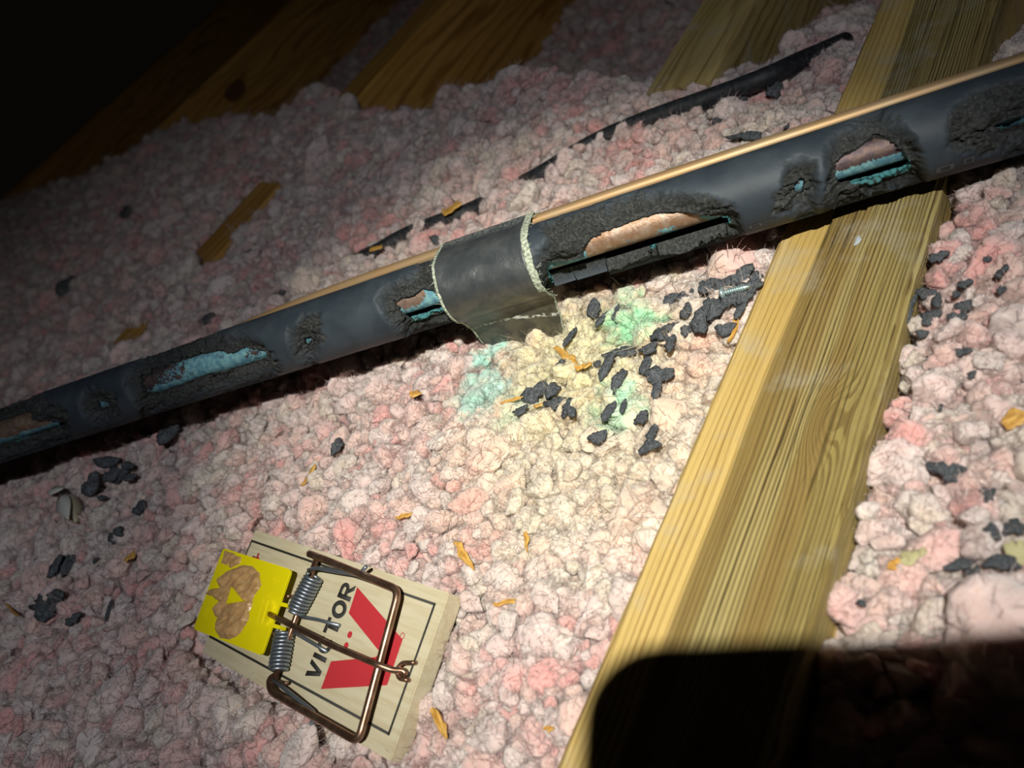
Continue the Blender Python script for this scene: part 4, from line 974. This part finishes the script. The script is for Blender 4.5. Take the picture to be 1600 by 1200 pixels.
for (zx, zy, a, b, an) in [(400,255,28,14,0),(350,285,30,30,0),(375,285,50,20,20),(335,242,55,20,5),(290,310,60,30,20),(405,290,30,15,0),(320,355,20,10,0),(300,550,10,14,0),(255,400,16,40,0)]:
    put_crumb(zx/2, 600 + zy/2, a/2, b/2, an, 'black foam crumb scattered under the left end of the pipe near the insect', 'foam crumbs under the left end of the pipe')
put_crumb(527, 697, 12, 18, 0, 'single black speck of foam on pink tufts above the trap', None)
for (x, y, a, b, an) in [(1122,190,15,9,0),(1231,198,10,10,0),(1210,140,20,18,0),(1160,150,30,14,10),(1165,213,44,10,8),(1050,192,8,10,0)]:
    put_crumb(x, y, a, b, an, 'dark foam crumb on tufts between the copper pipe and the olive timber', 'foam crumbs above the copper pipe')
for (x, y, a, b, an) in [(322,500,20,8,5),(390,398,9,9,0),(414,398,14,8,-40),(436,460,14,8,0),(679,374,12,14,40),(103,447,8,12,0),(198,332,10,6,0)]:
    put_crumb(x, y, a, b, an, 'dark foam crumb on dim tufts behind the left half of the pipe', 'foam crumbs behind the left half of the pipe')

# ------------------------------------------------------------------ wood splinters
SPL = [(885,556,44,12,-35,'broad yellow wood splinter below the tape flap'),(917,571,18,9,10,'short yellow wood chip beside the broad splinter below the tape'),(650,615,16,10,0,'orange wood chip on pink tufts left of the tape flap'),(800,625,36,4,22,'thin wood sliver in the turquoise stain'),(842,633,16,5,20,'tiny yellow sliver touching the foam clump'),(823,845,38,7,-85,'upright orange splinter in the open tufts left of the joist'),(727,868,48,13,-55,'ragged orange splinter above the trap corner'),(795,940,46,8,18,'flat lying orange splinter between the trap and the joist'),(632,806,26,6,15,'small splinter just above the mousetrap'),(688,1130,52,15,-70,'curved orange splinter against the end of the mousetrap'),(485,738,46,10,62,'dark-tipped wood splinter midway between pipe and trap'),(1395,880,24,14,50,'orange wood chip right of the joist'),(858,1138,16,10,0,'small orange chip left of the joist near the dark shadow'),(1590,655,48,26,25,'thick brown wood splinter at the right edge of the picture'),(716,338,34,10,25,'orange wood chip lying on the buried black pipe'),(20,955,34,5,-40,'pale splinter far left of the mousetrap'),(205,870,14,8,10,'brown crumb of wood beside a black flake left of the trap'),(600,400,14,9,10,'tan chip on the buried black pipe left of the tape'),(905,575,12,7,0,'yellow crumb of wood just right of the broad splinter')]
for i, (x, y, L, W, an, lab) in enumerate(SPL):
    P = surf_top(x, y, .8); zz = P[2]-CAM_H
    ex = (at_z(x+6, y, zz) - at_z(x-6, y, zz))/12; ey = (at_z(x, y-6, zz) - at_z(x, y+6, zz))/12; c_, s_ = math.cos(math.radians(an)), math.sin(math.radians(an))
    ax = ex*c_ + ey*s_; ay = -ex*s_ + ey*c_
    if 'buried black' in lab: P = P + np.array([0, 0, 5.0])
    me = splinter_mesh('wood_splinter', np.linalg.norm(ax)*L, np.linalg.norm(ay)*W, .6, 300+i)
    o = link('wood_splinter', me, mat_splint, None, P); o.rotation_euler = (random.uniform(-.3, .3), random.uniform(-.12, .12), math.atan2(ax[1], ax[0])); tag(o, lab, 'wood splinter')

# ------------------------------------------------------------------ screw
P0 = surf_top(1130, 458, 2.6); P1 = at_z(1172, 447, P0[2]-CAM_H+1.0); ax = P1-P0; L = np.linalg.norm(ax); ax /= L
scr = link('screw', None, None, None, P0 - np.array([0, 0, 1.2])); scr.empty_display_size = .005; o_ = P0 - np.array([0, 0, 1.2])
tag(scr, 'small pan-head steel screw lying among foam crumbs beside the joist', 'screw')
mat_screw = plain('zinc', (0.55, 0.72, 0.72), .35, .7)
link('shank', shift(tube_mesh('shank', [P0, P0+ax*L*.8, P0+ax*L], [.75, .7, .1], 12), o_), mat_screw, scr)
n = np.array([0, 0, 1.0]); n -= n@ax*ax; n /= np.linalg.norm(n); b = np.cross(ax, n)
hx = [P0 + ax*(1.2 + (L*.95-1.2)*i/150) + (.95*(1-.75*max(0, i/150-.75)*4*.9))*(math.cos(i*2*math.pi/15)*n + math.sin(i*2*math.pi/15)*b) for i in range(151)]
link('thread', shift(tube_mesh('thread', hx, .16, 6), o_), mat_screw, scr)
link('head', shift(tube_mesh('head', [P0-ax*.9, P0-ax*.75, P0-ax*.3, P0+ax*.1, P0+ax*.5], [.7, 1.4, 1.7, 1.75, .8], 18), o_), mat_screw, scr)

# ------------------------------------------------------------------ dead insect
P0 = surf_top(112, 795, 1.5); ins = link('insect', None, None, None, P0); ins.empty_display_size = .005
tag(ins, 'dead pale winged insect on the tufts below the left end of the pipe', 'insect')
mat_bug = plain('insect_shell', (0.42, 0.38, 0.26), .35); mat_wing = plain('insect_wing', (0.72, 0.72, 0.66), .3); mat_bugd = plain('insect_dark', (0.05, 0.04, 0.03), .4)
def dirpx(x0, y0, x1, y1): return at_z(x1, y1, P0[2]-CAM_H) - at_z(x0, y0, P0[2]-CAM_H)
bd = dirpx(106, 776, 120, 815); Lb = np.linalg.norm(bd)
link('body', tube_mesh('body', [bd*t for t in np.linspace(-.5, .5, 9)], [Lb*k for k in (.03, .10, .14, .16, .17, .15, .12, .08, .02)], 14), mat_bug, ins)
link('head', tube_mesh('head', [bd*-.62, bd*-.56, bd*-.5, bd*-.46], [Lb*.03, Lb*.08, Lb*.09, Lb*.04], 10), mat_bugd, ins)
def wing(a, b, wd, zz, name):
    d = b - a; s = np.cross(d, [0, 0, 1.0]); s /= np.linalg.norm(s); V = []; N = 10
    for i in range(N+1):
        t = i/N; k = wd*math.sin(math.pi*min(1, .08+.92*t)**.8); V += [a + d*t - s*k + [0, 0, zz], a + d*t + s*k + [0, 0, zz+.2], a + d*t + [0, 0, zz+.35*math.sin(3*t)+.25]]
    fs = []
    for i in range(N): q = i*3; fs += [(q, q+3, q+5, q+2), (q+2, q+5, q+4, q+1)]
    o = link(name, mesh_np(name, V, fs), mat_wing, ins); md = o.modifiers.new('thickness', 'SOLIDIFY'); md.thickness = .00008
wing(bd*-.3, bd*.62, Lb*.13, Lb*.16, 'wing'); wing(dirpx(112, 795, 92, 778), dirpx(112, 795, 116, 774), Lb*.09, Lb*.2, 'wing')
for k, (dx, dy) in enumerate(((-16, 6), (14, -8), (16, 12), (-12, 18))):
    e = dirpx(112, 795, 112+dx, 795+dy); link('leg', tube_mesh('leg', [e*.1, e*.6 + [0, 0, .8], e + [0, 0, -.4]], .12, 5), mat_bugd, ins)

# ------------------------------------------------------------------ pale scraps
mat_scrap = plain('pale_scrap', (0.72, 0.74, 0.66), .8); mat_scrapy = plain('dry_leaf', (0.45, 0.42, 0.22), .7)
def scrap(px, wpx, hpx, ang, lab, mat, seed, name, cat):
    o = put_crumb(px[0], px[1], wpx, hpx, ang, lab, None); o.name = name; o['category'] = cat; me = crumbs[seed % 12].copy(); me.materials.clear(); me.materials.append(mat); o.data = me; o.scale[2] *= .35
scrap((1303, 921), 10, 6, 30, 'tiny bright white speck beside the joist edge above the dark shadow', mat_scrap, 1, 'paper_scrap', 'scrap')
scrap((1425, 868), 50, 22, 20, 'torn olive yellow leaf scrap on tufts right of the joist', mat_scrapy, 2, 'leaf_scrap', 'scrap')
scrap((1590, 862), 30, 40, 0, 'olive leaf scrap at the right edge near the broad foam flake', mat_scrapy, 3, 'leaf_scrap', 'scrap')

# ------------------------------------------------------------------ the smartphone taking the picture: blocks the headlamp and casts the dark rounded shadow
def cam_rounded(x0, y0, x1, y1, r, n=8):
    out = []
    for cx, cy, a in ((x1-r, y1-r, 0), (x0+r, y1-r, 90), (x0+r, y0+r, 180), (x1-r, y0+r, 270)):
        for i in range(n+1): t = math.radians(a + 90*i/n); out.append((cx + r*math.cos(t), cy + r*math.sin(t)))
    return out
ph = link('smartphone', None); ph.empty_display_size = .02
ph.matrix_world = Matrix.Translation(Vector(CAM*MM)) @ rot.to_4x4()
tag(ph, 'smartphone held over the joist, casting the rounded dark shadow', 'smartphone')
mat_ph = plain('phone_glass', (0.03, 0.03, 0.035), .25); mat_ring = plain('phone_metal', (0.3, 0.3, 0.32), .3, .9)
pol = cam_rounded(-15, -57, 132, 15, 10)
link('body', prism_mesh('body', pol, 3.0, 11.0, .6), mat_ph, ph)
link('camera_bump', prism_mesh('camera_bump', cam_rounded(-11, -24, 24, 11, 7), 2.2, 3.2), mat_ph, ph)
for (cx, cy) in ((0.0, 0.0), (15, -14)):
    pts = [(cx + 6.2*math.cos(t), cy + 6.2*math.sin(t), 1.9) for t in np.linspace(0, 2*math.pi, 33)]
    link('lens_ring', tube_mesh('lens_ring', pts, .5, 8, False), mat_ring, ph)
ORD = 'first second third fourth fifth sixth seventh eighth ninth tenth eleventh twelfth thirteenth fourteenth fifteenth sixteenth seventeenth eighteenth nineteenth twentieth'.split() + ['twenty-first', 'twenty-second', 'twenty-third', 'twenty-fourth']
groups = {}
for o in bpy.data.objects:
    if o.get('category') == 'foam crumb' and o.get('group'): groups.setdefault(o['group'], []).append(o)
for g_, os_ in groups.items():
    os_.sort(key=lambda o: project(np.array(o.location)*1000)[0])
    for i, o in enumerate(os_):
        o['label'] = '%s from the left of the %s %s' % (ORD[i], 'charcoal' if 'stain' in g_ or 'heaped' in g_ or 'flap' in g_ else 'black', g_)
bpy.context.view_layer.update()
print('TUFTS', len(TP), 'FOAM faces', len(foam_me.polygons))
